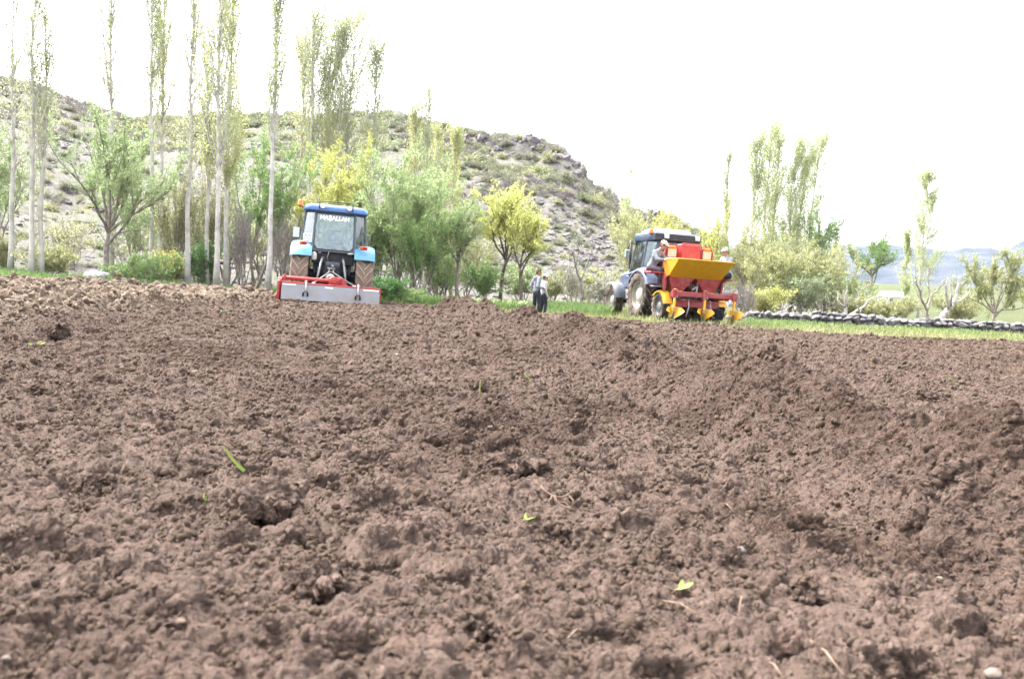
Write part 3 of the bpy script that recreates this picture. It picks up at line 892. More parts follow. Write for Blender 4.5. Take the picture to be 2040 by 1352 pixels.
def leaves(mb, P, size, asp=0.38, m=0, up=0.0, rs=None):
    """diamond leaves at P (N,3)"""
    n = len(P)
    d = rs.normal(size=(n, 3)); d[:, 2] += up; d /= np.linalg.norm(d, axis=1)[:, None]
    s = rs.normal(size=(n, 3)); s -= (s * d).sum(1)[:, None] * d; s /= np.linalg.norm(s, axis=1)[:, None]
    L = size * np.exp(rs.normal(0, .25, n))[:, None]
    V = np.stack([P, P + d * L * .5 + s * L * asp * .5, P + d * L, P + d * L * .5 - s * L * asp * .5], 1).reshape(-1, 3)
    f = np.arange(n * 4).reshape(n, 4)
    a = np.repeat(np.clip(rs.normal(.5, .28, n), 0, 1), 4)
    mb.add(V, f, m, a)

def along(pts, n, rs, lo=0.0):
    """n random points along a polyline"""
    pts = np.asarray(pts); k = len(pts) - 1
    u = (lo + (1 - lo) * rs.random(n)) * k
    i = np.minimum(u.astype(int), k - 1); fr = (u - i)[:, None]
    return pts[i] * (1 - fr) + pts[i + 1] * fr

def finish_tree(name, tr, cr, bark, crm, loc, axis, label, cat, group):
    root = empty(name, loc, 0, label, cat, group)
    z = Vector((0, 0, 1)); q = z.rotation_difference(Vector(axis).normalized())
    root.rotation_mode = 'QUATERNION'; root.rotation_quaternion = q
    if tr.n: tr.build('trunk', bark, root, True)
    if cr is not None and cr.n: cr.build('crown', crm, root, False, 'v')
    return root

def place(px, D, tpx, tpy):
    x = basex(px, D)
    zb = float(terr(np.array([x]), np.array([D]))[0]) - 0.04
    base = Vector((x, D, zb)); top = at(tpx, tpy, D)
    ax = top - base
    return base, ax, ax.length

def poplar(px, D, tpx, tpy, label, leaf='poplar', dens=1.0, bare=.35, w=1.0, n_br=64, bark=None, group='poplars along the field edge', seed=None, sprout=5, rad=.0068):
    rs = np.random.default_rng(seed if seed is not None else int(px * 7 + D))
    base, ax, H = place(px, D, tpx, tpy)
    tr, cr = MB(), MB()
    k = 9
    zz = np.linspace(0, H, k); wob = np.cumsum(rs.normal(0, .035, (k, 2)), 0); wob -= wob[0]; wob -= np.linspace(0, 1, k)[:, None] * wob[-1]
    tp = np.stack([wob[:, 0], wob[:, 1], zz], 1)
    r0 = rad * H + .02
    tr.tube(tp, np.interp(zz / H, [0, .04, .5, 1], [r0 * 1.35, r0, r0 * .6, .012]), 8)
    def tpt(h): return np.array([np.interp(h, zz, tp[:, 0]), np.interp(h, zz, tp[:, 1]), h])
    P = []
    for i in range(n_br):
        h = H * (bare + (0.97 - bare) * rs.random() ** .9)
        a = rs.uniform(0, 6.28); L = H * (.12 + .24 * rs.random()) * (1.15 - .6 * h / H); ww = 1.5 * w * (.20 + .55 * rs.random()) * (1.2 - .72 * h / H) * H / 10; L = min(L, H * 1.01 - h + .25)
        s = np.linspace(0, 1, 5)
        pts = tpt(h) + np.stack([np.cos(a) * ww * s ** .7, np.sin(a) * ww * s ** .7, L * s ** 1.1], 1) + rs.normal(0, .02, (5, 3)) * s[:, None]
        tr.tube(pts, np.linspace(.019, .005, 5) * H / 10, 3, caps=False)
        nl = int(dens * 150 * (.4 + rs.random()))
        P.append(along(pts, nl, rs, .15) + rs.normal(0, .10, (nl, 3)) * H / 10)
    for i in range(sprout):      # thin upright shoots on the lower trunk
        h = H * rs.uniform(.02, bare + .1); a = rs.uniform(0, 6.28); L = H * rs.uniform(.10, .24)
        s = np.linspace(0, 1, 5); ww = rs.uniform(.1, .32) * w
        pts = tpt(h) + np.stack([np.cos(a) * ww * s ** .6, np.sin(a) * ww * s ** .6, L * s], 1)
        tr.tube(pts, np.linspace(.013, .004, 5), 3, caps=False)
        nl = int(dens * 16); P.append(along(pts, nl, rs, .2) + rs.normal(0, .05, (nl, 3)))
    leaves(cr, np.concatenate(P), .058, .72, 0, -.2, rs)
    return finish_tree('poplar_tree', tr, cr, bark or M_BARK_PALE, M_LEAF[leaf], base, ax, label, 'tree', group)

def bushy(px, D, tpx, tpy, wpx, label, leaf='willow', trunk=.22, stems=1, nleaf=9000, name='willow_tree', cat='tree', lsize=.104, asp=.32, bark=None, twig=None, up=.35, spread=34, group=None,
          lo=.0, fork=None, seed=None, twl=1.0, base_w=None, dz=0.0, flat=1.0, limbs=5, rad=.013):
    rs = np.random.default_rng(seed if seed is not None else int(px * 13 + D * 3))
    base, ax, H = place(px, D, tpx, tpy)
    base.z += dz
    W = wpx * D / F
    segs = []     # (points, r0, r1, level)
    def grow(p, d, L, n, bend, lift):
        pts = [np.array(p)]; d = np.array(d, float); d /= np.linalg.norm(d)
        for i in range(n):
            d = d + rs.normal(0, bend, 3); d[2] += lift; d /= np.linalg.norm(d); pts.append(pts[-1] + d * L / n)
        return np.array(pts), d
    rt = rad * H + .015
    for s in range(stems):
        a = 6.283 * (s + rs.random() * .6) / stems
        lean = 0 if stems == 1 else rs.uniform(.15, .55)
        d0 = np.array([math.cos(a) * lean, math.sin(a) * lean, 1.0])
        p0 = np.array([math.cos(a), math.sin(a), 0]) * (0 if stems == 1 else rs.uniform(.03, .16) * (base_w or 1))
        th = trunk * H * rs.uniform(.85, 1.15)
        tp, d = grow(p0, d0, th, 4, .07, .02)
        rs_ = rt * (1 if stems == 1 else .62)
        segs.append((tp, rs_ * 1.15, rs_ * .8, 0))
        nl = limbs if stems == 1 else max(2, limbs // 2 + 1)
        for l in range(nl):
            aa = 6.283 * (l + rs.random() * .7) / nl; tilt = R(spread) * rs.uniform(.35, 1.25)
            dd = np.array([math.cos(aa) * math.sin(tilt), math.sin(aa) * math.sin(tilt), math.cos(tilt)]) + d * .25
            lp, ld = grow(tp[-1] if l < nl - 1 else tp[-2], dd, H * (1 - trunk) * rs.uniform(.55, .85), 6, .13, .05)
            segs.append((lp, rs_ * .62, rs_ * .18, 1))
            for b in range(6):
                u = .25 + .75 * (b + rs.random()) / 6; p = along(lp, 1, np.random.default_rng(1), 0)[0] * 0 + np.array([np.interp(u * 6, range(7), lp[:, k]) for k in range(3)])
                dd2 = ld * .6 + rs.normal(0, .55, 3); dd2[2] += up
                bp, bd = grow(p, dd2, H * (1 - trunk) * rs.uniform(.22, .42), 4, .16, .07)
                segs.append((bp, rs_ * .24, rs_ * .09, 2))
                for t in range(7):
                    u2 = .15 + .85 * (t + rs.random()) / 7; q = np.array([np.interp(u2 * 4, range(5), bp[:, k]) for k in range(3)])
                    dd3 = bd * .5 + rs.normal(0, .5, 3); dd3[2] += up * 1.6
                    tp3, _ = grow(q, dd3, H * .13 * twl * rs.uniform(.5, 1.3), 3, .14, .06)
                    segs.append((tp3, .0065, .003, 3))
    allp = np.concatenate([s[0] for s in segs])
    sz = H / np.quantile(allp[:, 2], .995)
    rr = np.quantile(np.abs(allp[:, 0]), .97)
    sx = (W / 2) / rr
    sc = np.array([sx, sx, sz])
    tr, cr = MB(), MB()
    tw = [s for s in segs if s[3] == 3]
    per = max(3, int(nleaf * .97 / len(tw)))
    P = []
    for pts, r0, r1, lv in segs:
        pts = pts * sc
        if lv < 2: tr.tube(pts, np.linspace(r0, r1, len(pts)), 7 if lv == 0 else 5, caps=lv == 0)
        elif lv == 2: tr.tube(pts, np.linspace(max(r0, .008), max(r1, .005), len(pts)), 4, caps=False)
        else:
            cr.tube(pts[::len(pts) - 1], [r0, r1], 3, m=1, caps=False)
            if pts[:, 2].mean() > lo * H and per > 3:
                P.append(along(pts, per, rs, .1) + rs.normal(0, .045, (per, 3)) * (H / 5) ** .5)
    if P: leaves(cr, np.concatenate(P), lsize, asp, 0, up, rs)
    return finish_tree(name, tr, cr, bark or M_BARK_GREY, [M_LEAF[leaf], twig or M_TWIG], base, ax, label, cat, group)

def traced_tree(D, limbs, label, bark, name='fruit_tree', blossom=0, group=None, seed=1, tips=0):
    """crooked pruned tree: limbs = lists of (px, py, depth offset, radius m)"""
    rs = np.random.default_rng(seed)
    p0 = at(limbs[0][0][0], limbs[0][0][1], D)
    tr, cr = MB(), MB(); P = []
    for li in limbs:
        pts = [np.array(at(a, b, D + c) - p0) for a, b, c, r in li]; rad = [q[3] for q in li]
        # subdivide with a little knottiness
        fine, fr = [], []
        for i in range(len(pts) - 1):
            for u in (0, .33, .66):
                fine.append(pts[i] * (1 - u) + pts[i + 1] * u + rs.normal(0, .012, 3) * (0 if (i == 0 and u == 0) else 1)); fr.append((rad[i] * (1 - u) + rad[i + 1] * u) * rs.uniform(.88, 1.15))
        fine.append(pts[-1]); fr.append(rad[-1])
        tr.tube(fine, fr, 7)
        for t in range(tips):
            u = rs.uniform(.35, 1); q = along(np.array(fine), 1, rs, .4)[0]; d = rs.normal(0, .5, 3); d[2] += .55; L = rs.uniform(.12, .38)
            tw = np.array([q, q + d * L * .5, q + d * L + np.array((0, 0, .04))]); tr.tube(tw, [.011, .008, .004], 4, caps=False)
            P.append(along(tw, 4, rs, .3))
    if blossom and P:
        Q = np.concatenate(P); Q = np.repeat(Q, blossom, 0) + rs.normal(0, .03, (len(Q) * blossom, 3)); leaves(cr, Q, .035, .9, 0, .2, rs)
    root = empty(name, p0, 0, label, 'tree', group)
    tr.build('trunk', bark, root, True)
    if cr.n: cr.build('crown', M_LEAF['blossom'], root, False, 'v')
    return root

# ---- tall poplars on the left
PG = 'tall pale poplars at the left end of the field'
poplar(20, 27.5, 24, -70, 'pale poplar trunk nearest the left edge of the photo', dens=.35, bare=.3, w=.9, group=PG)
poplar(62, 26.0, 74, -60, 'white-barked poplar, taller of the two standing close together in the left grass', dens=.35, bare=.35, w=.9, group=PG, sprout=9)
poplar(82, 26.3, 92, 20, 'thinner poplar close beside the white-barked one in the left grass', dens=.35, bare=.3, w=.8, group=PG, sprout=12, rad=.0075)
poplar(222, 34, 224, -110, 'lone tall poplar rising behind the leaning willow', dens=.8, bare=.45, w=1.3, group=PG)
poplar(300, 33, 299, -90, 'poplar behind the leaning willow on its right, left of a twin pair', dens=1.0, bare=.4, w=.8, group=PG)
poplar(318, 34, 329, -60, 'poplar behind the leaning willow on its right, right of a twin pair', 'poplar_yellow', dens=1.1, bare=.4, w=.9, group=PG)
poplar(374, 28, 386, -90, 'grey poplar trunk standing left of the dark bush in the thicket', dens=.7, bare=.3, w=.8, group=PG)
poplar(412, 29, 409, 60, 'slim short poplar between two thicker grey trunks', 'poplar_yellow', dens=.6, bare=.3, w=.6, group=PG, rad=.007)
poplar(430, 26.3, 444, -100, 'thick whitish poplar trunk in the thicket left of the tiller', dens=.7, bare=.34, w=.8, group=PG)
poplar(452, 29, 468, -60, 'leafy poplar just right of the thick whitish trunk', 'poplar_yellow', dens=1.3, bare=.3, w=.8, group=PG)
poplar(532, 25.6, 562, -70, 'bright white poplar trunk standing alone left of the blue tractor', dens=.8, bare=.42, w=.75, group=PG, sprout=3)
# ---- leafy poplars behind the blue tractor with the tiller
PB = 'leafy poplars behind the tractor with the tiller'
for i, (px, tx, ty, w, lf) in enumerate(((608, 628, -10, 1.1, 'poplar'), (640, 662, 62, 1.0, 'poplar_yellow'), (662, 686, 48, 1.0, 'poplar'), (690, 707, 30, 1.0, 'poplar'), (735, 753, 84, .8, 'poplar'), (590, 604, 75, .8, 'poplar_yellow'))):
    lb = ['tallest leafy poplar in the row behind the tiller tractor', 'yellowish poplar second in the row behind the tiller tractor', 'middle poplar of the row behind the tiller tractor', 'narrow poplar with high tip, right of the middle of the row behind the tractor', 'slender poplar at the right end of the row behind the tractor', 'short yellowish poplar at the left end of the row behind the tractor'][i]
    poplar(px, 38 + i % 2, tx, ty, lb, lf, dens=.95, bare=.42, w=w * 1.3, group=PB, n_br=80)
poplar(822, 42, 829, 212, 'short poplar above the big willow, left of two', 'poplar_yellow', dens=.8, bare=.25, w=.8, group=PB)
poplar(846, 42, 857, 168, 'thin poplar tip sticking up above the big willow', dens=.9, bare=.25, w=.9, group=PB)
poplar(898, 38, 906, 258, 'column-shaped yellow green poplar right of the big willow', 'poplar_yellow', dens=.85, bare=.12, w=.85, group=PB, n_br=64)
poplar(868, 40, 876, 262, 'pale column poplar just left of the yellow green column poplar', 'poplar_yellow', dens=.7, bare=.15, w=.8, group=PB, n_br=54)
# ---- poplars on the right
PR = 'poplars on the right behind the planter'
poplar(1242, 38, 1256, 335, 'thin almost bare poplar left of the planter tractor', dens=.45, bare=.2, w=1.1, group=PR)
poplar(1440, 43, 1452, 310, 'faint slim poplar above the planter', dens=.5, bare=.4, w=.6, group=PR)
for i, (px, tx, ty, w) in enumerate(((1488, 1510, 272, .8), (1512, 1538, 238, 1.0), (1528, 1556, 262, .8), (1556, 1590, 292, .8), (1572, 1612, 274, .9), (1590, 1638, 272, .8))):
    lb = ['leftmost of the six slim poplars right of the planter', 'tallest of the six slim poplars right of the planter', 'third from the left of the six slim poplars right of the planter', 'fourth from the left of the six slim poplars right of the planter', 'fifth of the six slim poplars right of the planter, leaning right', 'rightmost of the six slim poplars right of the planter, leaning most'][i]
    poplar(px, 40 + (i % 3), tx, ty, lb, 'poplar', dens=1.35, bare=.26, w=w * 1.45, group=PR, n_br=64, rad=.0065)
poplar(1826, 44, 1848, 352, 'lone poplar standing before the blue mountains', 'poplar', dens=1.9, bare=.12, w=1.9, group=PR, n_br=76)
poplar(1800, 45, 1806, 470, 'low slim poplar at the foot of the lone one', 'poplar', dens=1.2, bare=.1, w=.9, group=PR, n_br=36)

# ---- willows and other round crowned trees
bushy(206, 26.8, 268, 228, 185, 'leaning willow with forked dark trunk beside the white sack', 'willow', .33, 1, 13000, spread=50, limbs=8, bark=M_BARK_GREY, up=.5, seed=9)
bushy(508, 33, 540, 262, 150, 'green willow behind the bright white poplar trunk', 'green', .25, 2, 14000, seed=11)
bushy(655, 33.5, 668, 272, 150, 'bright yellow tree above the cab of the tiller tractor', 'yellow', .3, 2, 21000, name='yellow_tree', lsize=.08, asp=.5, seed=5)
bushy(700, 35, 722, 285, 70, 'small yellow tree right of the bright yellow one', 'yellow', .35, 1, 5000, name='yellow_tree', lsize=.08, asp=.5, seed=6)
bushy(798, 29, 806, 292, 175, 'big pale green willow right of the tiller tractor', 'willow', .14, 4, 23000, seed=21, up=.4, base_w=3)
bushy(846, 27.5, 856, 418, 110, 'lower fresh green willow on the right of the big pale willow', 'green', .1, 3, 9000, seed=22, base_w=2)
bushy(750, 28.5, 742, 400, 90, 'grey green willow bush directly right of the tractor cab', 'willow', .12, 3, 7000, seed=23, base_w=2)
bushy(910, 28.5, 925, 398, 95, 'thin willow with leaning bare stem left of the yellow trees', 'willow', .4, 1, 4500, seed=24, spread=40)
bushy(996, 30, 998, 372, 105, 'tall yellow tree behind the standing boys, left of two', 'yellow', .42, 1, 9500, name='yellow_tree', lsize=.08, asp=.5, seed=31, bark=M_BARK_DARK)
bushy(1035, 28, 1064, 412, 95, 'forked yellow tree directly behind the standing boys', 'yellow', .40, 1, 6000, name='yellow_tree', lsize=.075, asp=.5, seed=32, bark=M_BARK_DARK, spread=40)
bushy(960, 29, 962, 520, 70, 'low round green bush before the yellow trees', 'green', .1, 3, 5000, name='bush', cat='bush', seed=33)
bushy(1330, 36, 1326, 412, 110, 'yellow green tree above the roof of the planter tractor', 'yellow', .3, 2, 6000, name='yellow_tree', lsize=.08, asp=.5, seed=41)
bushy(1435, 36, 1440, 408, 120, 'yellow tree behind the planter, above the far worker', 'yellow', .2, 2, 9000, name='yellow_tree', lsize=.08, asp=.45, seed=42)
bushy(1492, 34, 1490, 440, 100, 'pale yellow green tree between planter and slim poplars', 'pale', .15, 3, 7000, seed=43)
bushy(1562, 32, 1562, 470, 130, 'wide pale olive shrub behind the stone wall, left of three', 'pale', .1, 4, 11000, name='shrub', cat='shrub', seed=44, base_w=3)
bushy(1648, 33, 1640, 478, 130, 'green and olive shrub behind the stone wall, middle of three', 'pale', .1, 4, 11000, name='shrub', cat='shrub', seed=45, base_w=3)
bushy(1604, 31, 1606, 540, 110, 'low grey twiggy shrub behind the stone wall, in front of the olive ones', 'willow', .1, 5, 3800, name='shrub', cat='shrub', seed=46, base_w=3, twig=M_TWIG_LILAC)
bushy(1642, 39, 1652, 410, 88, 'round crowned tree against the sky right of the slim poplars', 'green', .4, 1, 5500, seed=47, spread=40)
bushy(1738, 40, 1752, 464, 82, 'umbrella-shaped tree standing before the mountains', 'green', .5, 1, 5200, seed=48, spread=46)
bushy(1690, 36, 1694, 555, 70, 'small green tree behind the bleached pruned fruit tree', 'willow', .2, 2, 3500, seed=49)
bushy(1976, 31.5, 1988, 498, 150, 'wide yellowish tree with many low limbs at the right end of the wall', 'pale', .18, 1, 9000, seed=50, spread=58, limbs=8)
bushy(2090, 33, 2080, 520, 120, 'yellowish tree cut by the right edge of the photo', 'pale', .2, 1, 5000, seed=51, spread=55)
bushy(1205, 31, 1200, 545, 75, 'white blossoming bush left of the front wheel of the planter tractor', 'blossom', .1, 4, 3000, name='blossom_bush', cat='bush', lsize=.05, asp=.8, seed=52)
bushy(1140, 31, 1138, 520, 70, 'pale blossoming bush right of the standing boys', 'blossom', .15, 3, 1800, name='blossom_bush', cat='bush', lsize=.05, asp=.8, seed=53)
bushy(1180, 33, 1182, 535, 110, 'pale green shrub behind the blossoming bushes', 'pale', .1, 4, 6000, name='shrub', cat='shrub', seed=54)
bushy(1095, 34, 1098, 540, 80, 'low olive shrub behind the standing boys', 'pale', .1, 4, 4000, name='shrub', cat='shrub', seed=55)
bushy(1268, 33, 1262, 400, 90, 'thin pale green tree left of the planter tractor cab', 'pale', .2, 2, 4500, seed=56)
bushy(1040, 33, 1030, 525, 80, 'grey green shrub between the two yellow trunks', 'willow', .1, 4, 3500, name='shrub', cat='shrub', seed=57)
bushy(-20, 29, -22, 250, 130, 'willow cut by the left edge of the photo', 'willow', .2, 2, 6000, seed=58)
# ---- thicket and bushes along the field edge
bushy(768, 24.8, 764, 545, 72, 'dark green bush at the right end of the tiller', 'dark', .05, 5, 7000, name='bush', cat='bush', lsize=.06, asp=.5, seed=61)
bushy(815, 25.2, 812, 575, 60, 'low dark bush beside the dark green one', 'green', .05, 5, 3500, name='bush', cat='bush', lsize=.06, asp=.5, seed=62)
bushy(404, 29, 402, 478, 55, 'dark ivy-like bush between the grey poplar trunks', 'dark', .1, 4, 4500, name='bush', cat='bush', lsize=.07, asp=.6, seed=63)
bushy(285, 27.5, 285, 505, 110, 'yellow green bush right of the leaning willow trunk', 'green', .05, 5, 6000, name='bush', cat='bush', lsize=.07, asp=.5, seed=64)
bushy(340, 28.5, 345, 500, 60, 'olive bush left of the grey poplar trunk', 'yellow', .08, 4, 2500, name='bush', cat='bush', seed=65)
bushy(92, 27.5, 95, 485, 85, 'olive shrub at the foot of the two white poplars', 'pale', .05, 5, 4500, name='shrub', cat='shrub', seed=66)
bushy(8, 29, 6, 470, 60, 'olive shrub at the foot of the leftmost poplar', 'pale', .05, 5, 3000, name='shrub', cat='shrub', seed=67)
bushy(482, 28, 480, 400, 60, 'bare grey sapling clump left of the bright white trunk', 'pale', .12, 5, 900, name='sapling_clump', cat='shrub', twig=M_TWIG_LILAC, seed=68)
bushy(560, 30, 566, 420, 70, 'bare grey sapling clump behind the tiller tractor on its left', 'pale', .12, 5, 1200, name='sapling_clump', cat='shrub', twig=M_TWIG_LILAC, seed=69)
bushy(345, 30, 352, 330, 80, 'olive sapling clump between the twin poplars and the grey trunk', 'pale', .15, 5, 2600, name='sapling_clump', cat='shrub', seed=70)
bushy(420, 31, 424, 330, 80, 'pale sapling clump behind the thick whitish trunk', 'pale', .15, 5, 2600, name='sapling_clump', cat='shrub', seed=71)
bushy(712, 27, 716, 470, 60, 'grey twiggy clump just right of the tractor with the tiller', 'willow', .12, 5, 1500, name='sapling_clump', cat='shrub', twig=M_TWIG_LILAC, seed=72)
bushy(880, 30, 884, 500, 70, 'grey green shrub at the foot of the big willow', 'willow', .1, 5, 3500, name='shrub', cat='shrub', seed=73)
bushy(1380, 33, 1380, 500, 110, 'olive shrub hidden partly by the planter', 'pale', .1, 4, 5000, name='shrub', cat='shrub', seed=74)
bushy(1478, 30, 1476, 560, 70, 'grey twiggy shrub right of the planter', 'willow', .08, 5, 2200, name='shrub', cat='shrub', twig=M_TWIG_LILAC, seed=75)
bushy(1530, 30.5, 1530, 570, 80, 'low yellow green shrub above the left end of the stone wall', 'yellow', .08, 5, 2600, name='shrub', cat='shrub', seed=76)
bushy(1710, 31, 1712, 585, 80, 'yellow green shrub right behind the bleached pruned fruit tree', 'pale', .08, 5, 4000, name='shrub', cat='shrub', seed=77)
bushy(1780, 34, 1778, 592, 100, 'pale green reedy shrub behind the wall, before the far pale building', 'pale', .06, 6, 5500, name='shrub', cat='shrub', seed=78, up=.9)
bushy(1910, 34, 1912, 585, 90, 'green reedy shrub behind the wall between the two pruned trees and the wide tree', 'pale', .06, 6, 4000, name='shrub', cat='shrub', seed=79, up=.9)

# ---- pruned fruit trees by the wall, bare forked tree left of the planter
FG = 'pruned fruit trees by the stone wall'
traced_tree(29.5, [[(1686, 655, 0, .085), (1687, 632, 0, .075), (1684, 612, .05, .06)], [(1684, 614, .05, .05), (1672, 603, .1, .035), (1668, 598, .1, .02)], [(1684, 612, 0, .045), (1684, 592, -.1, .03), (1688, 577, -.1, .014)],
      [(1690, 630, 0, .06), (1706, 620, .2, .05), (1722, 611, .3, .04), (1730, 598, .3, .03), (1742, 590, .4, .015)], [(1712, 617, .2, .03), (1704, 604, .1, .022), (1710, 592, .1, .015), (1708, 576, .1, .01)], [(1684, 609, 0, .03), (1690, 600, -.2, .018), (1688, 594, -.2, .01)]],
      'bleached white pruned fruit tree standing in front of the stone wall', M_BARK_WHITE, group=FG, seed=4, tips=7)
traced_tree(29.0, [[(1555, 648, 0, .06), (1557, 630, 0, .05), (1560, 622, 0, .04)], [(1560, 622, 0, .038), (1568, 615, .1, .026), (1576, 608, .1, .012)], [(1558, 624, 0, .03), (1558, 615, -.1, .018), (1560, 610, -.1, .01)]],
      'small bleached pruned tree stump near the left end of the wall', M_BARK_WHITE, group=FG, seed=5, tips=5)
traced_tree(28.2, [[(1851, 662, 0, .06), (1849, 640, 0, .055), (1846, 618, 0, .05)], [(1847, 619, 0, .045), (1838, 602, -.1, .036), (1832, 582, -.2, .028), (1826, 562, -.2, .018), (1822, 548, -.2, .008)],
      [(1847, 618, 0, .04), (1852, 602, .1, .032), (1858, 585, .2, .026), (1874, 572, .3, .02), (1882, 556, .3, .009)], [(1843, 606, 0, .025), (1852, 590, -.2, .02), (1850, 560, -.2, .014), (1851, 540, -.2, .007)]],
      'grey Y-shaped pruned fruit tree in front of the wall, left of the curved one', M_BARK_GREY, group=FG, seed=6, tips=9, blossom=2)
traced_tree(29.8, [[(1872, 650, 0, .12), (1876, 632, 0, .11), (1886, 618, .1, .10), (1898, 606, .1, .085)], [(1898, 606, .1, .07), (1906, 590, .2, .055), (1908, 572, .2, .04), (1912, 558, .3, .018)], [(1890, 614, 0, .06), (1886, 590, -.2, .045), (1884, 572, -.3, .03), (1876, 560, -.3, .015)],
      [(1894, 610, 0, .05), (1896, 588, -.3, .04), (1894, 566, -.3, .02), (1898, 556, -.3, .01)], [(1900, 604, .1, .04), (1918, 596, .3, .03), (1930, 582, .4, .018), (1940, 566, .4, .008)]],
      'curved pale trunk of a pruned fruit tree leaning right behind the wall', M_BARK_WHITE, group=FG, seed=7, tips=9, blossom=2)
traced_tree(27.5, [[(1160, 606, 0, .06), (1160, 585, 0, .055), (1156, 560, 0, .05)], [(1156, 561, 0, .042), (1148, 535, -.1, .034), (1144, 510, -.2, .018), (1132, 498, -.2, .008)], [(1157, 560, 0, .04), (1166, 535, .2, .03), (1176, 510, .2, .018), (1182, 488, .2, .008)], [(1147, 530, 0, .02), (1152, 505, -.1, .012), (1150, 480, -.1, .006)]],
      'bare forked tree between the standing boys and the planter tractor', M_BARK_GREY, name='bare_tree', seed=8, tips=10, blossom=2)

SAPL = ['sparse saplings behind the two white poplars, left of the leaning willow', 'saplings directly behind the crown of the leaning willow', 'saplings behind the twin poplars right of the leaning willow', 'saplings behind the grey poplar by the dark bush', 'saplings behind the leafy poplar near the thick whitish trunk', 'saplings behind the lone bright white trunk, on its left side',
    'saplings right of the bright white trunk, behind the amber beacon', 'saplings hidden behind the cab of the tiller tractor', 'saplings between the tractor cab and the big pale willow', 'saplings behind the big pale willow', 'saplings at the foot of the column-shaped poplars', 'saplings left of the dark trunks of the yellow trees',
    'saplings left of and behind the planter tractor cab', 'yellowish saplings above the roof of the planter tractor', 'saplings behind the red planter housing', 'saplings at the foot of the six slim poplars, on their left', 'yellowish saplings at the foot of the six slim poplars, on their right', 'saplings below the round crowned tree against the sky']
# ---- pale saplings filling the wood behind the front row
for i, (px, D, ty, w, lf, nl) in enumerate(((140, 36, 420, 120, 'pale', 2600), (262, 34, 380, 110, 'willow', 3500), (330, 37, 400, 120, 'pale', 4500), (395, 36, 370, 110, 'pale', 4500), (455, 35, 380, 110, 'willow', 4500), (520, 38, 400, 110, 'pale', 4500),
        (585, 34, 420, 110, 'pale', 4500), (640, 37, 430, 110, 'willow', 4500), (742, 36, 390, 120, 'pale', 5000), (815, 35, 420, 120, 'willow', 5000), (872, 36, 390, 100, 'pale', 4500), (925, 34, 470, 110, 'pale', 4000), (1290, 38, 480, 120, 'pale', 4000), (1350, 39, 470, 120, 'yellow', 4000),
        (1410, 38, 470, 120, 'pale', 4500), (1520, 38, 470, 120, 'pale', 5000), (1590, 37, 500, 120, 'yellow', 4500), (1660, 38, 520, 110, 'pale', 4000))):
    bushy(px, D, px + 4, ty, w, SAPL[i], lf, .14, 4, nl, name='sapling_clump', cat='shrub', seed=1500 + i, up=.7, group='sapling clumps in the second row of the wood', twig=M_TWIG_LILAC if i % 3 == 0 else M_TWIG)

# ---- scrub covering the hillside
def make_scrub():
    pr = []
    for k, (lf, nl, tw) in enumerate((('scrub', 0, M_TWIG_LILAC), ('scrub', 160, M_TWIG_LILAC), ('scrub', 420, M_TWIG), ('scrub', 300, M_TWIG), ('pale', 300, M_TWIG), ('scrub_green', 420, M_TWIG))):
        rs = np.random.default_rng(900 + k); mb = MB(); P = []
        for b in range(46):
            d = rs.normal(size=3); d[2] = abs(d[2]) + .25; d /= np.linalg.norm(d)
            s = np.linspace(0, 1, 4)[:, None]; pts = d * s * rs.uniform(.6, 1.0) + rs.normal(0, .07, (4, 3)) * s
            mb.tube(pts, np.linspace(.028, .012, 4), 3, m=1, caps=False); P.append(pts)
            for q in range(3):
                e = pts[rs.integers(1, 4)]; f = e + (d + rs.normal(0, .6, 3)) * .3; mb.tube([e, f], [.014, .008], 3, m=1, caps=False); P.append(np.array([e, f]))
        if nl:
            Q = np.concatenate([along(p, max(1, int(nl / len(P) * 2)), rs, .35) for p in P]) + rs.normal(0, .05, (max(1, int(nl / len(P) * 2)) * len(P), 3)); leaves(mb, Q, .16, .55, 0, .2, rs)
        pr.append(bpy.data.objects.new('s', mb.mesh('scrub', [M_LEAF[lf], tw], False, 'v')))
    n = 10000
    az = rng.uniform(RT[1][0], RT[-2][0], n); t = rng.random(n) ** .8 * 1.03
    P = hill_pt(az, t); px = proj(P)
    d = fbm(P[:, 0] * .05, P[:, 1] * .05, 930, 3)
    scree = np.exp(-((px[:, 0] - 1150) / 90) ** 2 - ((px[:, 1] - 490) / 60) ** 2)
    keep = rng.random(n) < np.clip((d - .30) * 2.2, 0.05, 1) * (1 - .8 * scree) * np.clip(t * 5, .15, 1)
    P, t, az = P[keep], t[keep], az[keep]; n = len(P)
    s = .78 * rng.uniform(.5, 1.25, n) * (1 + .5 * (t > .5)) * (.55 + .6 * t)
    S = np.stack([s * rng.uniform(.9, 1.3, n), s * rng.uniform(.9, 1.3, n), s * rng.uniform(.75, 1.1, n)], 1)
    rot = np.stack([np.zeros(n), np.zeros(n), rng.uniform(0, 6.28, n)], 1)
    k = fbm(P[:, 0] * .03, P[:, 1] * .03, 940, 2) + rng.normal(0, .16, n) - .10
    idx = np.digitize(k, [.36, .48, .56, .64, .72])
    P[:, 2] -= .1
    scatter('hillside_scrub', P, S, rot, idx, pr, 'bare lilac and dull green scrub covering the hillside', 'scrub')
make_scrub()

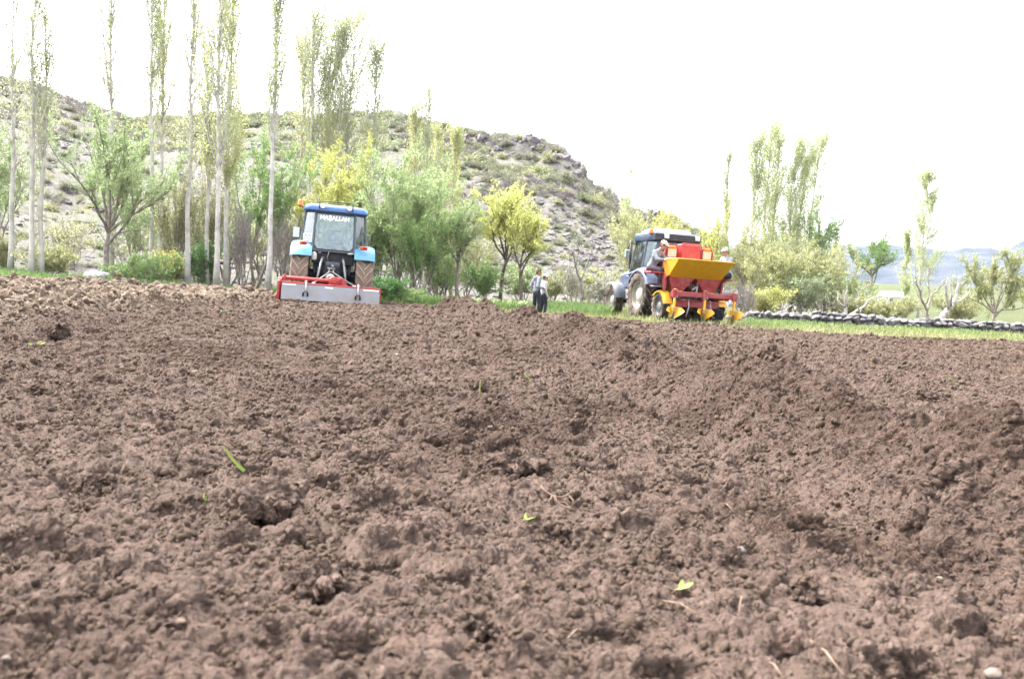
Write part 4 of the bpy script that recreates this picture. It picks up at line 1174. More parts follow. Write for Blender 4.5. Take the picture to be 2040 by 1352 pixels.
# ---- grass
def blades(name, x, y, z0, hgt, mat, label, wd=.014, bend=.35):
    n = len(x); rs = np.random.default_rng(len(x))
    a = rs.uniform(0, 6.28, n); wv = np.stack([np.cos(a), np.sin(a), np.zeros(n)], 1) * (wd * rs.uniform(.6, 1.4, n))[:, None]
    b = np.stack([x, y, z0], 1); ln = rs.normal(0, bend, (n, 3)); ln[:, 2] = 0
    mid = b + np.stack([0 * x, 0 * x, hgt * .6], 1) + ln * hgt[:, None] * .35
    tip = b + np.stack([0 * x, 0 * x, hgt], 1) + ln * hgt[:, None]
    V = np.stack([b - wv, b + wv, mid + wv * .7, mid - wv * .7, tip], 1).reshape(-1, 3)
    i = np.arange(n)[:, None] * 5
    mb = MB(); mb.add(V, np.concatenate([i + 0, i + 1, i + 2, i + 3], 1), 0, np.repeat(np.clip(rs.normal(.5, .25, n), 0, 1), 5))
    mb.fv.append(np.concatenate([i + 3, i + 2, i + 4], 1).ravel()); mb.fl.append(np.full(n, 3)); mb.fm.append(np.zeros(n, int))
    return tag(mb.build(name, mat, None, False, 'v'), label, 'grass', None, 'stuff')
M_GRASS = leafmat('verge_grass', (0.154, 0.184, 0.070), (0.299, 0.299, 0.144), .35)
M_GRASSD = leafmat('lush_grass', (0.099, 0.167, 0.057), (0.205, 0.278, 0.115), .35)
M_STRAW = leafmat('dry_straw', (0.249, 0.213, 0.144), (0.382, 0.334, 0.249), .25)

def ground_z(x, y):
    return terr(x, y) + 0.05 * (fbm(x * .6, y * .6, 510, 3) - .5) - 0.02

def make_grass():
    n = 60000
    x = rng.uniform(-19, 22, n); y = rng.uniform(16.5, 33, n)
    e = edge_signed(x, y)
    clump = fbm(x * 1.1, y * 1.1, 950, 3)
    keep = (e < .12) & (rng.random(n) < np.clip((clump - .28) * 3, .1, 1) * np.clip(1.25 - (-e) / 12, .25, 1))
    x, y, e, clump = x[keep], y[keep], e[keep], clump[keep]
    hh = rng.uniform(.04, .12, len(x)) * (.5 + 1.1 * clump) * np.clip(.5 + (-e) * .45, .5, 1.6)
    st = rng.random(len(x)) < np.clip(.75 - (-e) * .2, .22, .75) * (.6 + .8 * fbm(x * .5, y * .5, 981, 2))
    z = ground_z(x, y)
    blades('grass', x[~st], y[~st], z[~st], hh[~st], M_GRASS, 'yellow green grass on the verge between field and trees')
    blades('dry_grass', x[st], y[st], z[st], hh[st] * .8, M_STRAW, 'dry straw coloured grass along the soil edge', .012, .7)
    # lusher stands: left corner, right of the boys, before the willow
    X, Y, Hh = [], [], []
    for px0, px1, d0, d1, nn, h0, h1 in ((-200, 215, 23.8, 29, 16000, .16, .42), (1085, 1215, 24.2, 27.5, 7000, .18, .40), (800, 1045, 24.2, 27, 9000, .12, .34), (560, 800, 24.0, 26.5, 3000, .12, .3), (1480, 2060, 24.0, 27.9, 4200, .06, .19), (215, 560, 25.6, 27.5, 6000, .12, .35)):
        d = rng.uniform(d0, d1, nn); p = rng.uniform(px0, px1, nn)
        xx = (p - 1020) / F * d * 1.0
        k = fbm(xx * .9, d * .9, 960, 3); kp = rng.random(nn) < np.clip((k - .3) * 3.2, .08, 1)
        X.append(xx[kp]); Y.append(d[kp]); Hh.append((h0 + (h1 - h0) * rng.random(nn))[kp] * (.5 + k[kp]))
    X, Y, Hh = np.concatenate(X), np.concatenate(Y), np.concatenate(Hh)
    blades('tall_grass', X, Y, ground_z(X, Y), Hh, M_GRASSD, 'lush tall green grass under the trees', .016, .3)
    # patch of pale leafy plants left of the boys
    d = rng.uniform(24.6, 26.4, 1500); p = rng.uniform(885, 1045, 1500); xx = (p - 1020) / F * d
    kp = rng.random(1500) < np.clip((fbm(xx * 1.5, d * 1.5, 970, 2) - .3) * 4, 0, 1); xx, d = xx[kp], d[kp]
    mb = MB(); rs = np.random.default_rng(5)
    Q = np.stack([xx, d, ground_z(xx, d) + rng.uniform(.1, .3, len(xx))], 1)
    leaves(mb, Q, .075, .7, 0, .5, rs)
    tag(mb.build('pale_weeds', leafmat('pale_weed_leaves', (.36, .42, .20), (.62, .64, .42), .3), None, False, 'v'), 'patch of pale flowering weeds in the grass left of the boys', 'weeds', None, 'stuff')
make_grass()
# ================================================================== machines
M_BLUE = paint('blue_cab_paint', (.028, .105, .30), .35, dust=.22)
M_LBLUE = paint('light_blue_fender_paint', (0.062, 0.205, 0.322), .35, dust=.15)
M_BLUE2 = paint('faded_blue_paint', (0.031, 0.058, 0.124), .45, dust=.5)
M_GREYBLUE = paint('grey_blue_plastic', (0.056, 0.071, 0.099), .55, dust=.4)
M_DARK = paint('dark_cast_iron', (0.011, 0.014, 0.021), .6, dust=.18, spec=.3)
M_BLACK = paint('black_plastic', (0.008, 0.008, 0.009), .5, dust=.15)
M_STEEL = paint('worn_steel', (0.198, 0.205, 0.217), .45, .7, dust=.3)
M_GALV = paint('galvanised_plate', (.19, .20, .225), .55, .35, dust=.6, dscale=2.2)
M_RED = paint('bright_red_paint', (0.310, 0.014, 0.017), .42, dust=.22)
M_CRIM = paint('crimson_paint', (0.223, 0.012, 0.022), .46, dust=.45)
M_YEL = paint('yellow_paint', (.56, .285, .006), .45, dust=.36)
M_TYRE = paint('muddy_tyre_rubber', (0.028, 0.025, 0.023), .85, dust=1.0, spec=.2, dscale=3.0, bump=.3)
M_TYRED = paint('dusty_tan_tyre_rubber', (.16, .125, .10), .9, dust=.9, spec=.15, dscale=4.0, bump=.3)
M_LUG = paint('pale_dusty_lugs', (.24, .19, .16), .9, dust=.6, spec=.15, dscale=9.0, bump=.3)
M_LUGD = paint('dusty_dark_lugs', (0.052, 0.048, 0.046), .85, dust=.9, spec=.2, dscale=8.0, bump=.3)
M_RIM = paint('pale_rim_paint', (0.298, 0.285, 0.254), .5, dust=.6)
M_WHITE = paint('white_paint', (0.445, 0.452, 0.458), .4, dust=.1)
M_CREAM = paint('cream_plastic', (0.408, 0.372, 0.298), .5, dust=.3)
M_GLASS = glassmat('cab_glass')
M_GLASS2 = glassmat('green_tinted_cab_glass', (.36, .45, .44), .06)
M_MIRROR = paint('mirror_glass', (0.396, 0.446, 0.446), .05, .9, dust=.05)
M_LAMP = paint('lamp_lens', (0.576, 0.576, 0.562), .15, dust=.05)
M_REDL = paint('red_tail_lens', (0.396, 0.014, 0.011), .2, dust=.05)
M_AMB = paint('amber_lens', (0.612, 0.144, 0.011), .2, dust=.05)
M_SEATF = paint('grey_blue_seat', (0.086, 0.137, 0.173), .8, dust=.2)
M_PLATE = paint('plate_white', (0.576, 0.576, 0.576), .4, dust=.03)
M_INK = paint('black_ink', (0.014, 0.014, 0.018), .6, dust=0)
M_SIGNW = paint('white_sticker', (.80, .80, .80), .5, dust=.0)

def text_mesh(name, body, size, mat, parent, loc, rot, bold=.0, shear=0.0, sx=1.0):
    cu = bpy.data.curves.new(name, 'FONT'); cu.body = body; cu.size = size; cu.extrude = .002; cu.offset = bold; cu.align_x = 'CENTER'; cu.align_y = 'CENTER'; cu.shear = shear
    tmp = bpy.data.objects.new(name, cu); COL.objects.link(tmp)
    dg = bpy.context.evaluated_depsgraph_get(); me = bpy.data.meshes.new_from_object(tmp.evaluated_get(dg)); bpy.data.objects.remove(tmp)
    me.name = name; me.materials.clear(); me.materials.append(mat)
    o = put(name, me, parent); o.location = loc; o.rotation_euler = rot; o.scale = (sx, 1, 1)
    return o

def wheel(parent, c, r, w, lugs, side, tyre=M_TYRE, lug=None, rim=M_RIM, rimr=.56, lh=.045, name='wheel'):
    """wheel on the x axis; side=+1 right, -1 left (dish faces outwards)"""
    wm = MB(); rr = r * rimr
    s = side
    wm.lathe([(rr, -w * .36), (rr * .93, -w * .36), (rr * .9, 0), (rr * .93, w * .36), (rr, w * .36)], c, (1, 0, 0), 40)
    wm.lathe([(rr * .92, s * w * .12), (rr * .72, s * w * .05), (rr * .5, s * w * .10), (rr * .46, s * w * .24), (rr * .36, s * w * .30), (.005, s * w * .30)], c, (1, 0, 0), 32)
    for k in range(8):
        a = k * math.pi / 4; q = (c[0] + s * w * .12, c[1] + math.cos(a) * rr * .60, c[2] + math.sin(a) * rr * .60); wm.cyl(q, (q[0] + s * .03, q[1], q[2]), .018, n=6)
    root = wm.build(name, rim, parent, False, auto=35)
    tm = MB(); R0 = r - lh; h = w / 2
    prof = [(rr * .98, -h * .78), (rr * 1.06, -h * .90), ((rr + R0) * .5, -h * 1.0), (R0 * .93, -h * .96), (R0 * .985, -h * .84), (R0, -h * .5), (R0 * 1.008, 0), (R0, h * .5), (R0 * .985, h * .84), (R0 * .93, h * .96), ((rr + R0) * .5, h * 1.0), (rr * 1.06, h * .90), (rr * .98, h * .78)]
    tm.lathe(prof, c, (1, 0, 0), 56)
    for k in range(lugs):
        for sd in (-1, 1):
            a0 = 6.2832 * (k + (.5 if sd > 0 else 0)) / lugs
            da = 1.35 * w / 2 / r     # chevron sweep
            V = []
            for (u, rad_in, rad_out, wa) in ((-.06, R0 * .97, r, .028 / r * 1.4), (.55, R0 * .96, r * .995, .030 / r * 1.4), (.93, R0 * .93, r * .972, .036 / r * 1.4), (1.0, R0 * .88, R0 * .93, .036 / r * 1.4)):
                aa = a0 - da * u
                for ww, rd in ((-wa, rad_in), (-wa * .75, rad_out), (wa * .75, rad_out), (wa, rad_in)):
                    V.append((c[0] + sd * h * u, c[1] + math.cos(aa + ww) * rd, c[2] + math.sin(aa + ww) * rd))
            f = []
            for i in range(3):
                for j in range(3): f.append((i * 4 + j, i * 4 + j + 1, i * 4 + j + 5, i * 4 + j + 4))
            f += [(0, 1, 2, 3), (12, 13, 14, 15)]
            tm.add(V, f, 1)
    tm.build('tyre', [tyre, lug or tyre], root, False, auto=40)
    return root

def arc_fender(parent, c, r, x0, x1, a0, a1, mat, th=.03, lip=.10, name='fender', side=1):
    """mudguard: arc about the wheel centre, angles in degrees (0 = rear, 90 = up, 180 = front); outer edge rolled down by lip"""
    mb = MB(); n = 16; secs = []
    xs = [(x0, 0), (x0 + (x1 - x0) * .6, 0.012), (x0 + (x1 - x0) * .85, -.01), (x0 + (x1 - x0) * .96, -.04), (x1, -lip)]
    outer = []; inner = []
    for i in range(n + 1):
        a = R(a0 + (a1 - a0) * i / n); end = min(i, n - i); ez = -0.0
        ring = []
        for x, dr in xs: ring.append((x, c[1] - math.cos(a) * (r + dr), c[2] + math.sin(a) * (r + dr)))
        for x, dr in xs[::-1]: ring.append((x, c[1] - math.cos(a) * (r + dr - th), c[2] + math.sin(a) * (r + dr - th)))
        secs.append(ring)
    mb.loft(secs)
    return mb.build(name, mat, parent, False, auto=40)

def make_tractor_tiller():
    q = at(659, 600, 21.9)
    t = empty('tractor', (basex(657, 21.9), 21.9, 0.0), R(13.0), 'blue cabbed tractor seen from behind, pulling the red rotary tiller', 'tractor')
    t.rotation_euler = (0, R(1.6), R(13.0)); t.location.z = 0.03
    W = .86
    for s in (-1, 1):
        wheel(t, (s * W, 0, .74), .76, .47, 19, s, M_TYRED, M_LUG)
        wheel(t, (s * .80, 2.25, .50), .52, .32, 16, s, M_TYRE)
        f = arc_fender(t, (0, 0, .74), .885, s * .56, s * 1.13, 33, 150, M_LBLUE, lip=.12)
        # rear face of the mudguard with lamp cluster
        mb = MB(); mb.box((s * .80, -.60, 1.545), (.20, .05, .10), rotm('X', 25), 0, .02); lm = mb.build('tail_light', M_REDL, t); 
        MB().box((s * .80 - .06, -.628, 1.553), (.075, .03, .075), rotm('X', 25), 0, .01).build('indicator', M_AMB, lm)
    # chassis and rear end
    mb = MB(); mb.box((0, .55, .80), (.46, 2.3, .42), None, 0, .05); mb.box((0, -.10, .78), (.62, .5, .5), None, 0, .06); mb.cyl((-.66, 0, .74), (.66, 0, .74), .15, n=20)
    mb.box((0, 2.2, .62), (.3, .5, .3), None, 0, .04); mb.cyl((-.75, 2.25, .5), (.75, 2.25, .5), .07, n=12)
    mb.box((0, -.28, 1.22), (1.12, .10, .36), None, 0, .02)
    mb.box((-.45, -.1, 1.0), (.10, .35, .5), None, 0, .02); mb.box((.45, -.1, 1.0), (.10, .35, .5), None, 0, .02)
    mb.build('chassis', M_DARK, t)
    mb = MB(); mb.box((0, -.40, .98), (.40, .16, .26), None, 0, .02); mb.box((0, -.45, .72), (.30, .10, .22), None, 0, .02)
    for x in (-.13, -.05, .05, .13): mb.cyl((x, -.49, 1.04), (x, -.53, 1.04), .022, n=8)
    mb.box((.09, -.50, .92), (.12, .06, .05), None, 0, .01)
    mb.build('hydraulic_block', M_GREYBLUE, t)
    for s in (-1, 1):
        MB().tube([(s * .24, -.25, 1.16), (s * .27, -.50, 1.20), (s * .30, -.72, 1.08)], [.04, .038, .03], 8).tube([(s * .30, -.72, 1.08), (s * .34, -.80, .82), (s * .38, -.90, .58)], [.028, .034, .022], 8).build('lift_arm', M_STEEL, t, True)
        MB().tube([(s * .30, -.15, .56), (s * .36, -.6, .56), (s * .40, -1.05, .55)], [.035, .032, .03], 8).build('lower_link', M_DARK, t, True)
        MB().tube([(s * .20, -.46, .98), (s * (.30), -.60, .86), (s * .46, -.62, .80), (s * .50, -.50, 1.0)], .012, 6).build('hose', M_BLACK, t, True)
    MB().tube([(-.10, -.40, 1.05), (-.15, -.52, 1.22), (-.11, -.48, 1.40)], .013, 6).build('hose', M_STEEL, t, True)
    MB().tube([(-.02, -.45, 1.02), (0, -.7, 1.0), (.02, -.92, .98)], [.03, .035, .03], 8).build('top_link', M_STEEL, t, True)
    MB().lathe([(.005, .0), (.06, .0), (.075, .03), (.075, .17), (.05, .20), (.03, .22), (.005, .22)], (-.50, -.45, 1.13), (0, 0, 1), 14).build('oil_canister', M_WHITE, t, False, auto=40)
    MB().tube([(.42, -.42, 1.37), (.40, -.50, 1.36), (.50, -.52, 1.37), (.56, -.46, 1.38)], .022, 6).build('tow_handle', M_WHITE, t, True)
    MB().lathe([(.005, 0), (.04, 0), (.045, .02), (.005, .03)], (-.36, -.34, 1.36), (0, -1, 0), 12).build('work_lamp', M_LAMP, t, True)
    # bonnet and front
    mb = MB(); secs = []
    for y, w_, z0, z1 in ((1.1, .84, .95, 1.62), (1.9, .80, .95, 1.58), (2.7, .74, .92, 1.50), (2.95, .66, .9, 1.36)): secs.append([(-w_ / 2, y, z0), (w_ / 2, y, z0), (w_ / 2, y, z1 - .12), (w_ / 2 - .12, y, z1), (-w_ / 2 + .12, y, z1), (-w_ / 2, y, z1 - .12)])
    mb.loft(secs); mb.build('bonnet', M_BLUE, t, False, auto=35)
    MB().box((0, 2.97, 1.12), (.5, .04, .36), None, 0, .02).build('grille', M_BLACK, t)
    # cab: pillars, panes, roof
    zb, zt = 1.42, 2.44
    rb, rt_ = .53, .49          # half width of rear window
    qb, qt = .87, .80           # outer rear corners
    yb, yt, yq = -.44, -.36, .02
    body = MB()
    body.box((0, .45, 1.30), (1.22, 1.5, .24), None, 0, .03)
    body.box((0, yb + .015, 1.40), (1.12, .06, .06), None, 0, .01)
    for s in (-1, 1):
        body.tube([(s * (rb + .03), yb, zb), (s * (rt_ + .035), yt, zt)], .032, 6)
        body.tube([(s * qb, yq, 1.56), (s * qt, yq + .04, zt)], .035, 6)
        body.tube([(s * .82, 1.18, 1.40), (s * .74, 1.10, zt)], .035, 6)
        body.tube([(s * (rb + .03), yb, zb), (s * (rb + .06), yb + .03, 1.58), (s * qb, yq, 1.62)], .025, 6)
        body.tube([(s * qb, yq, 1.58), (s * .83, 1.18, 1.42)], .04, 6)
    body.box((0, yt + .02, zt - .01), (2 * rt_ + .1, .05, .05))
    body.build('cab_frame', M_GREYBLUE, t, False, auto=40)
    # dark seal and pane of the rear window
    k = .05
    pane = [(-rb + .02 + .08, yb - .012, zb + .01), (rb - .02 - .08, yb - .012, zb + .01), (rb - .005, yb - .012 + .01, zb + .13), (rt_, yt - .012, zt - .05), (-rt_, yt - .012, zt - .05), (-rb + .005, yb - .002, zb + .13)]
    rw = MB().quad(pane, .008).build('rear_window', M_GLASS, t)
    rim = MB().tube(pane + [pane[0], pane[1]], .016, 6, caps=False); rim.build('seal', M_BLACK, rw, True)
    for (x, z, u) in ((-.40, 2.18, 0), (-.42, 1.86, 0), (.40, 2.12, 0), (.42, 1.75, 0), (-.03, 1.47, 0), (.03, 1.47, 0)):
        yy = yb + (yt - yb) * (z - zb) / (zt - zb); MB().cyl((x, yy - .03, z), (x, yy + .01, z), .014, n=8).build('bolt', M_BLACK, rw)
    ztx = 2.285; yy = yb + (yt - yb) * (ztx - zb) / (zt - zb)
    text_mesh('lettering', 'MAŞALLAH', .160, M_SIGNW, rw, (-.02, yy - .026, ztx), (R(90 - 4), 0, 0), .006, 0, .95)
    for s in (-1, 1):
        pq = [(s * (rb + .05), yb + .01, 1.60), (s * (qb - .02), yq - .02, 1.64), (s * (qt - .02), yq + .01, zt - .03), (s * (rt_ + .055), yt + .01, zt - .03)]
        MB().quad(pq, .006).build('quarter_window', M_GLASS, t)
        ps = [(s * (qb - .01), yq + .04, 1.62), (s * .83, 1.15, 1.46), (s * .75, 1.08, zt - .03), (s * (qt - .01), yq + .07, zt - .03)]
        MB().quad(ps, .006).build('door_window', M_GLASS, t)
    MB().quad([(-.80, 1.19, 1.45), (.80, 1.19, 1.45), (.72, 1.11, zt - .03), (-.72, 1.11, zt - .03)], .006).build('windscreen', M_GLASS, t)
    rf = MB(); cy = .36
    rf.loft([rrect(1.62, 1.60, .14, 2.44, 0, cy), rrect(1.70, 1.70, .16, 2.47, 0, cy), rrect(1.70, 1.70, .16, 2.52, 0, cy), rrect(1.60, 1.60, .18, 2.60, 0, cy), rrect(1.40, 1.40, .2, 2.645, 0, cy), rrect(1.0, 1.0, .2, 2.66, 0, cy)])
    roof = rf.build('roof', M_BLUE, t, False, auto=50)
    MB().tube([(-.44, -.52, 2.50), (-.44, -.55, 2.68), (-.40, -.55, 2.71), (.40, -.55, 2.71), (.44, -.55, 2.68), (.44, -.52, 2.50)], .013, 8).build('guard_rail', M_BLACK, roof, True)
    for s in (-1, 1):
        mb = MB(); mb.lathe([(.005, .07), (.05, .06), (.072, .0), (.072, -.02)], (s * .35, -.54, 2.585), (0, 1, 0), 16); wl = mb.build('work_light', M_BLACK, roof, True)
        MB().lathe([(.005, .0), (.068, .0)], (s * .35, -.562, 2.585), (0, 1, 0), 16).build('lens', M_LAMP, wl)
    br = MB().tube([(-.76, -.25, 2.50), (-.90, -.28, 2.52), (-.98, -.28, 2.54)], .012, 6).build('beacon_bracket', M_BLACK, roof, True)
    MB().lathe([(.005, 0), (.075, 0), (.075, .03), (.07, .04), (.068, .13), (.05, .165), (.005, .175)], (-.95, -.28, 2.545), (0, 0, 1), 18).build('beacon', M_AMB, t, True)
    # mirrors
    MB().tube([(-.80, .9, 2.35), (-.98, .85, 2.3), (-1.03, .85, 1.95)], .012, 6).build('mirror_arm', M_BLACK, t, True)
    mb = MB(); mb.box((-1.05, .84, 1.88), (.20, .05, .32), None, 0, .03); mm = mb.build('mirror', M_BLACK, t); MB().box((-1.05, .80, 1.88), (.17, .02, .28), None, 0, .01).build('mirror_glass', M_MIRROR, mm)
    MB().tube([(.84, .75, 1.98), (.98, .72, 1.98), (1.0, .72, 1.95), (.97, .72, 1.66)], .018, 8).build('mirror_arm', M_STEEL, t, True)
    # number plate on the left quarter window
    np_ = MB().box((-.705, -.245, 1.735), (.275, .012, .18), rotm('Z', -52 * 0 - 28), 0, .004).build('number_plate', M_PLATE, t)
    text_mesh('plate_number', '42 BE', .085, M_INK, np_, (-.700, -.254, 1.775), (R(90), 0, R(-28)), .001)
    text_mesh('plate_number', '51', .075, M_INK, np_, (-.690, -.260, 1.70), (R(90), 0, R(-28)), .001)
    MB().box((-.795, -.200, 1.70), (.03, .016, .05), rotm('Z', -28)).build('plate_band', M_BLUE, np_)
    # driver's place
    mb = MB(); mb.box((0, .25, 1.56), (.46, .42, .12), None, 0, .04); mb.box((0, .04, 1.80), (.44, .10, .40), rotm('X', -8), 0, .04); mb.build('driver_seat', M_SEATF, t, False, auto=40)
    MB().box((0, .92, 1.66), (.5, .14, .46), rotm('X', 15), 0, .05).build('dashboard', M_GREYBLUE, t)
    MB().lathe([(.17, -.012), (.185, 0), (.17, .012), (.158, 0)], (0, .68, 1.86), (0, -.5, .85), 24, closed=True).build('steering_wheel', M_BLACK, t, True)
    return t
tiller_tractor = make_tractor_tiller()

def make_tiller():
    D = 20.75
    t = empty('rotary_tiller', (basex(655, D), D, 0.0), 0, 'red rotary tiller with grey levelling board hitched behind the tractor', 'tiller')
    t.rotation_euler = (0, R(1.4), R(13.0)); t.location.z = .0; t.scale = (1, 1, .87)
    # rear levelling board
    MB().quad([(-1.20, -.42, .10), (1.28, -.42, .10), (1.28, -.30, .56), (-1.20, -.30, .56)], .012).build('levelling_board', M_GALV, t)
    MB().box((.04, -.425, .10), (2.48, .03, .03)).build('board_edge', M_STEEL, t)
    MB().box((.04, -.28, .585), (2.50, .06, .05), None, 0, .01).build('top_rail', M_RED, t)
    MB().quad([(-1.18, -.321, .515), (-.85, -.321, .515), (-.85, -.316, .545), (-1.18, -.316, .545)], .003).build('sticker', M_SIGNW, t)
    MB().quad([(.85, -.321, .515), (1.26, -.321, .515), (1.26, -.316, .545), (.85, -.316, .545)], .003).build('sticker', M_SIGNW, t)
    MB().quad([(-.12, -.325, .495), (.08, -.325, .495), (.08, -.317, .53), (-.12, -.317, .53)], .003).build('sticker', M_SIGNW, t)
    # hood over the rotor
    mb = MB(); secs = []
    for i in range(9):
        a = R(20 + 150 * i / 8); secs.append((-math.cos(a) * .36 + .02, .28 + math.sin(a) * .30))
    V = [(-1.18, y, z) for y, z in secs] + [(1.26, y, z) for y, z in secs]
    n = len(secs); mb.add(V, [(i, i + 1, n + i + 1, n + i) for i in range(n - 1)]); mb.build('rotor_hood', M_CRIM, t, True)
    mb = MB(); mb.cyl((-1.16, .02, .28), (1.24, .02, .28), .045, n=12)
    for i in range(22):
        x = -1.1 + i * .108; a = i * 1.3
        for da in (0, math.pi): mb.box((x, .02 + math.cos(a + da) * .13, .28 + math.sin(a + da) * .13), (.05, .05, .22), rotm('X', math.degrees(a + da) - 90))
    mb.build('rotor', M_STEEL, t)
    # side plates
    mb = MB(); mb.box((-1.27, -.02, .34), (.09, .50, .62), None, 0, .03); mb.cyl((-1.325, .0, .60), (-1.215, .0, .60), .13, n=18); mb.cyl((-1.33, .02, .2), (-1.22, .02, .2), .15, n=18); mb.build('chain_case', M_RED, t, False, auto=40)
    MB().prism([(-.34, .05), (.36, .05), (.36, .40), (.1, .58), (-.34, .58)], 1.27, 1.31, 0).build('side_plate', M_RED, t)
    # cross tube, gearbox, mounting plate
    MB().tube([(-1.22, -.05, .72), (.02, -.05, .72)], .062, 18).build('cross_tube', M_RED, t, False, auto=40)
    MB().box((-1.15, -.05, .72), (.05, .2, .2), None, 0, .01).build('flange', M_RED, t)
    mb = MB(); mb.box((.12, -.02, .72), (.34, .30, .26), None, 0, .05); mb.lathe([(.005, .05), (.06, .05), (.075, .035), (.125, .03), (.135, 0), (.135, -.08)], (.10, -.19, .72), (0, -1, 0), 22)
    for k in range(6):
        a = k * math.pi / 3; mb.cyl((.10 + math.cos(a) * .105, -.21, .72 + math.sin(a) * .105), (.10 + math.cos(a) * .105, -.24, .72 + math.sin(a) * .105), .014, n=6)
    mb.prism([(.20, .58), (.46, .58), (.36, .80), (.24, .86), (.20, .84)], -.12, .10, 1); mb.prism([(-.06, .58), (.28, .58), (.26, .64), (-.04, .64)], -.16, .10, 1)
    mb.build('gearbox', M_RED, t, False, auto=40)
    # headstock: two arms from the top link down to the frame, PTO cover
    for x0, x1 in ((-.05, -.42), (.06, .62)):
        MB().tube([(x0, .32, 1.12), (x0, .26, .98), ((x0 + x1) * .5, .04, .80), (x1, -.18, .62)], .020, 8).build('headstock_arm', M_STEEL, t, True)
    MB().box((0, .32, 1.10), (.20, .05, .05), None, 0, .01).box((0, .28, 1.0), (.16, .03, .03)).build('headstock_bar', M_STEEL, t)
    MB().lathe([(.06, -.15), (.10, -.1), (.12, .0), (.11, .06), (.07, .10)], (-.01, .25, .82), (0, 1, 0), 16).build('drive_shaft_guard', M_CREAM, t, True)
    for x in (-.42, .62): MB().box((x, -.2, .62), (.09, .09, .05), None, 0, .01).build('bracket', M_WHITE, t)
    # two spring rods with black rubber loops on the board
    for x in (-.60, .72):
        rd = MB().tube([(x, -.33, .68), (x, -.40, .34)], .020, 8).lathe([(.035, 0), (.035, .03)], (x, -.335, .60), (0, -.2, 1), 10).build('spring_rod', M_WHITE, t, True)
        MB().tube([(x - .055, -.42, .22), (x - .055, -.43, .32), (x - .03, -.44, .37), (x + .03, -.44, .37), (x + .055, -.43, .32), (x + .055, -.42, .22)], .022, 8).build('rubber_loop', M_BLACK, rd, True)
    return t
make_tiller()

# ------------------------------------------------------------------ tractor with planter
HD = R(15.0)
TP = Vector((basex(1323, 24.35), 24.35, 0.0))
def planter_pt(x, y, z):
    """point in the frame of the planter tractor (x right, y forward) -> place"""
    c, s = math.cos(HD), math.sin(HD)
    return Vector((TP.x + x * c - y * s, TP.y + x * s + y * c, TP.z + z))

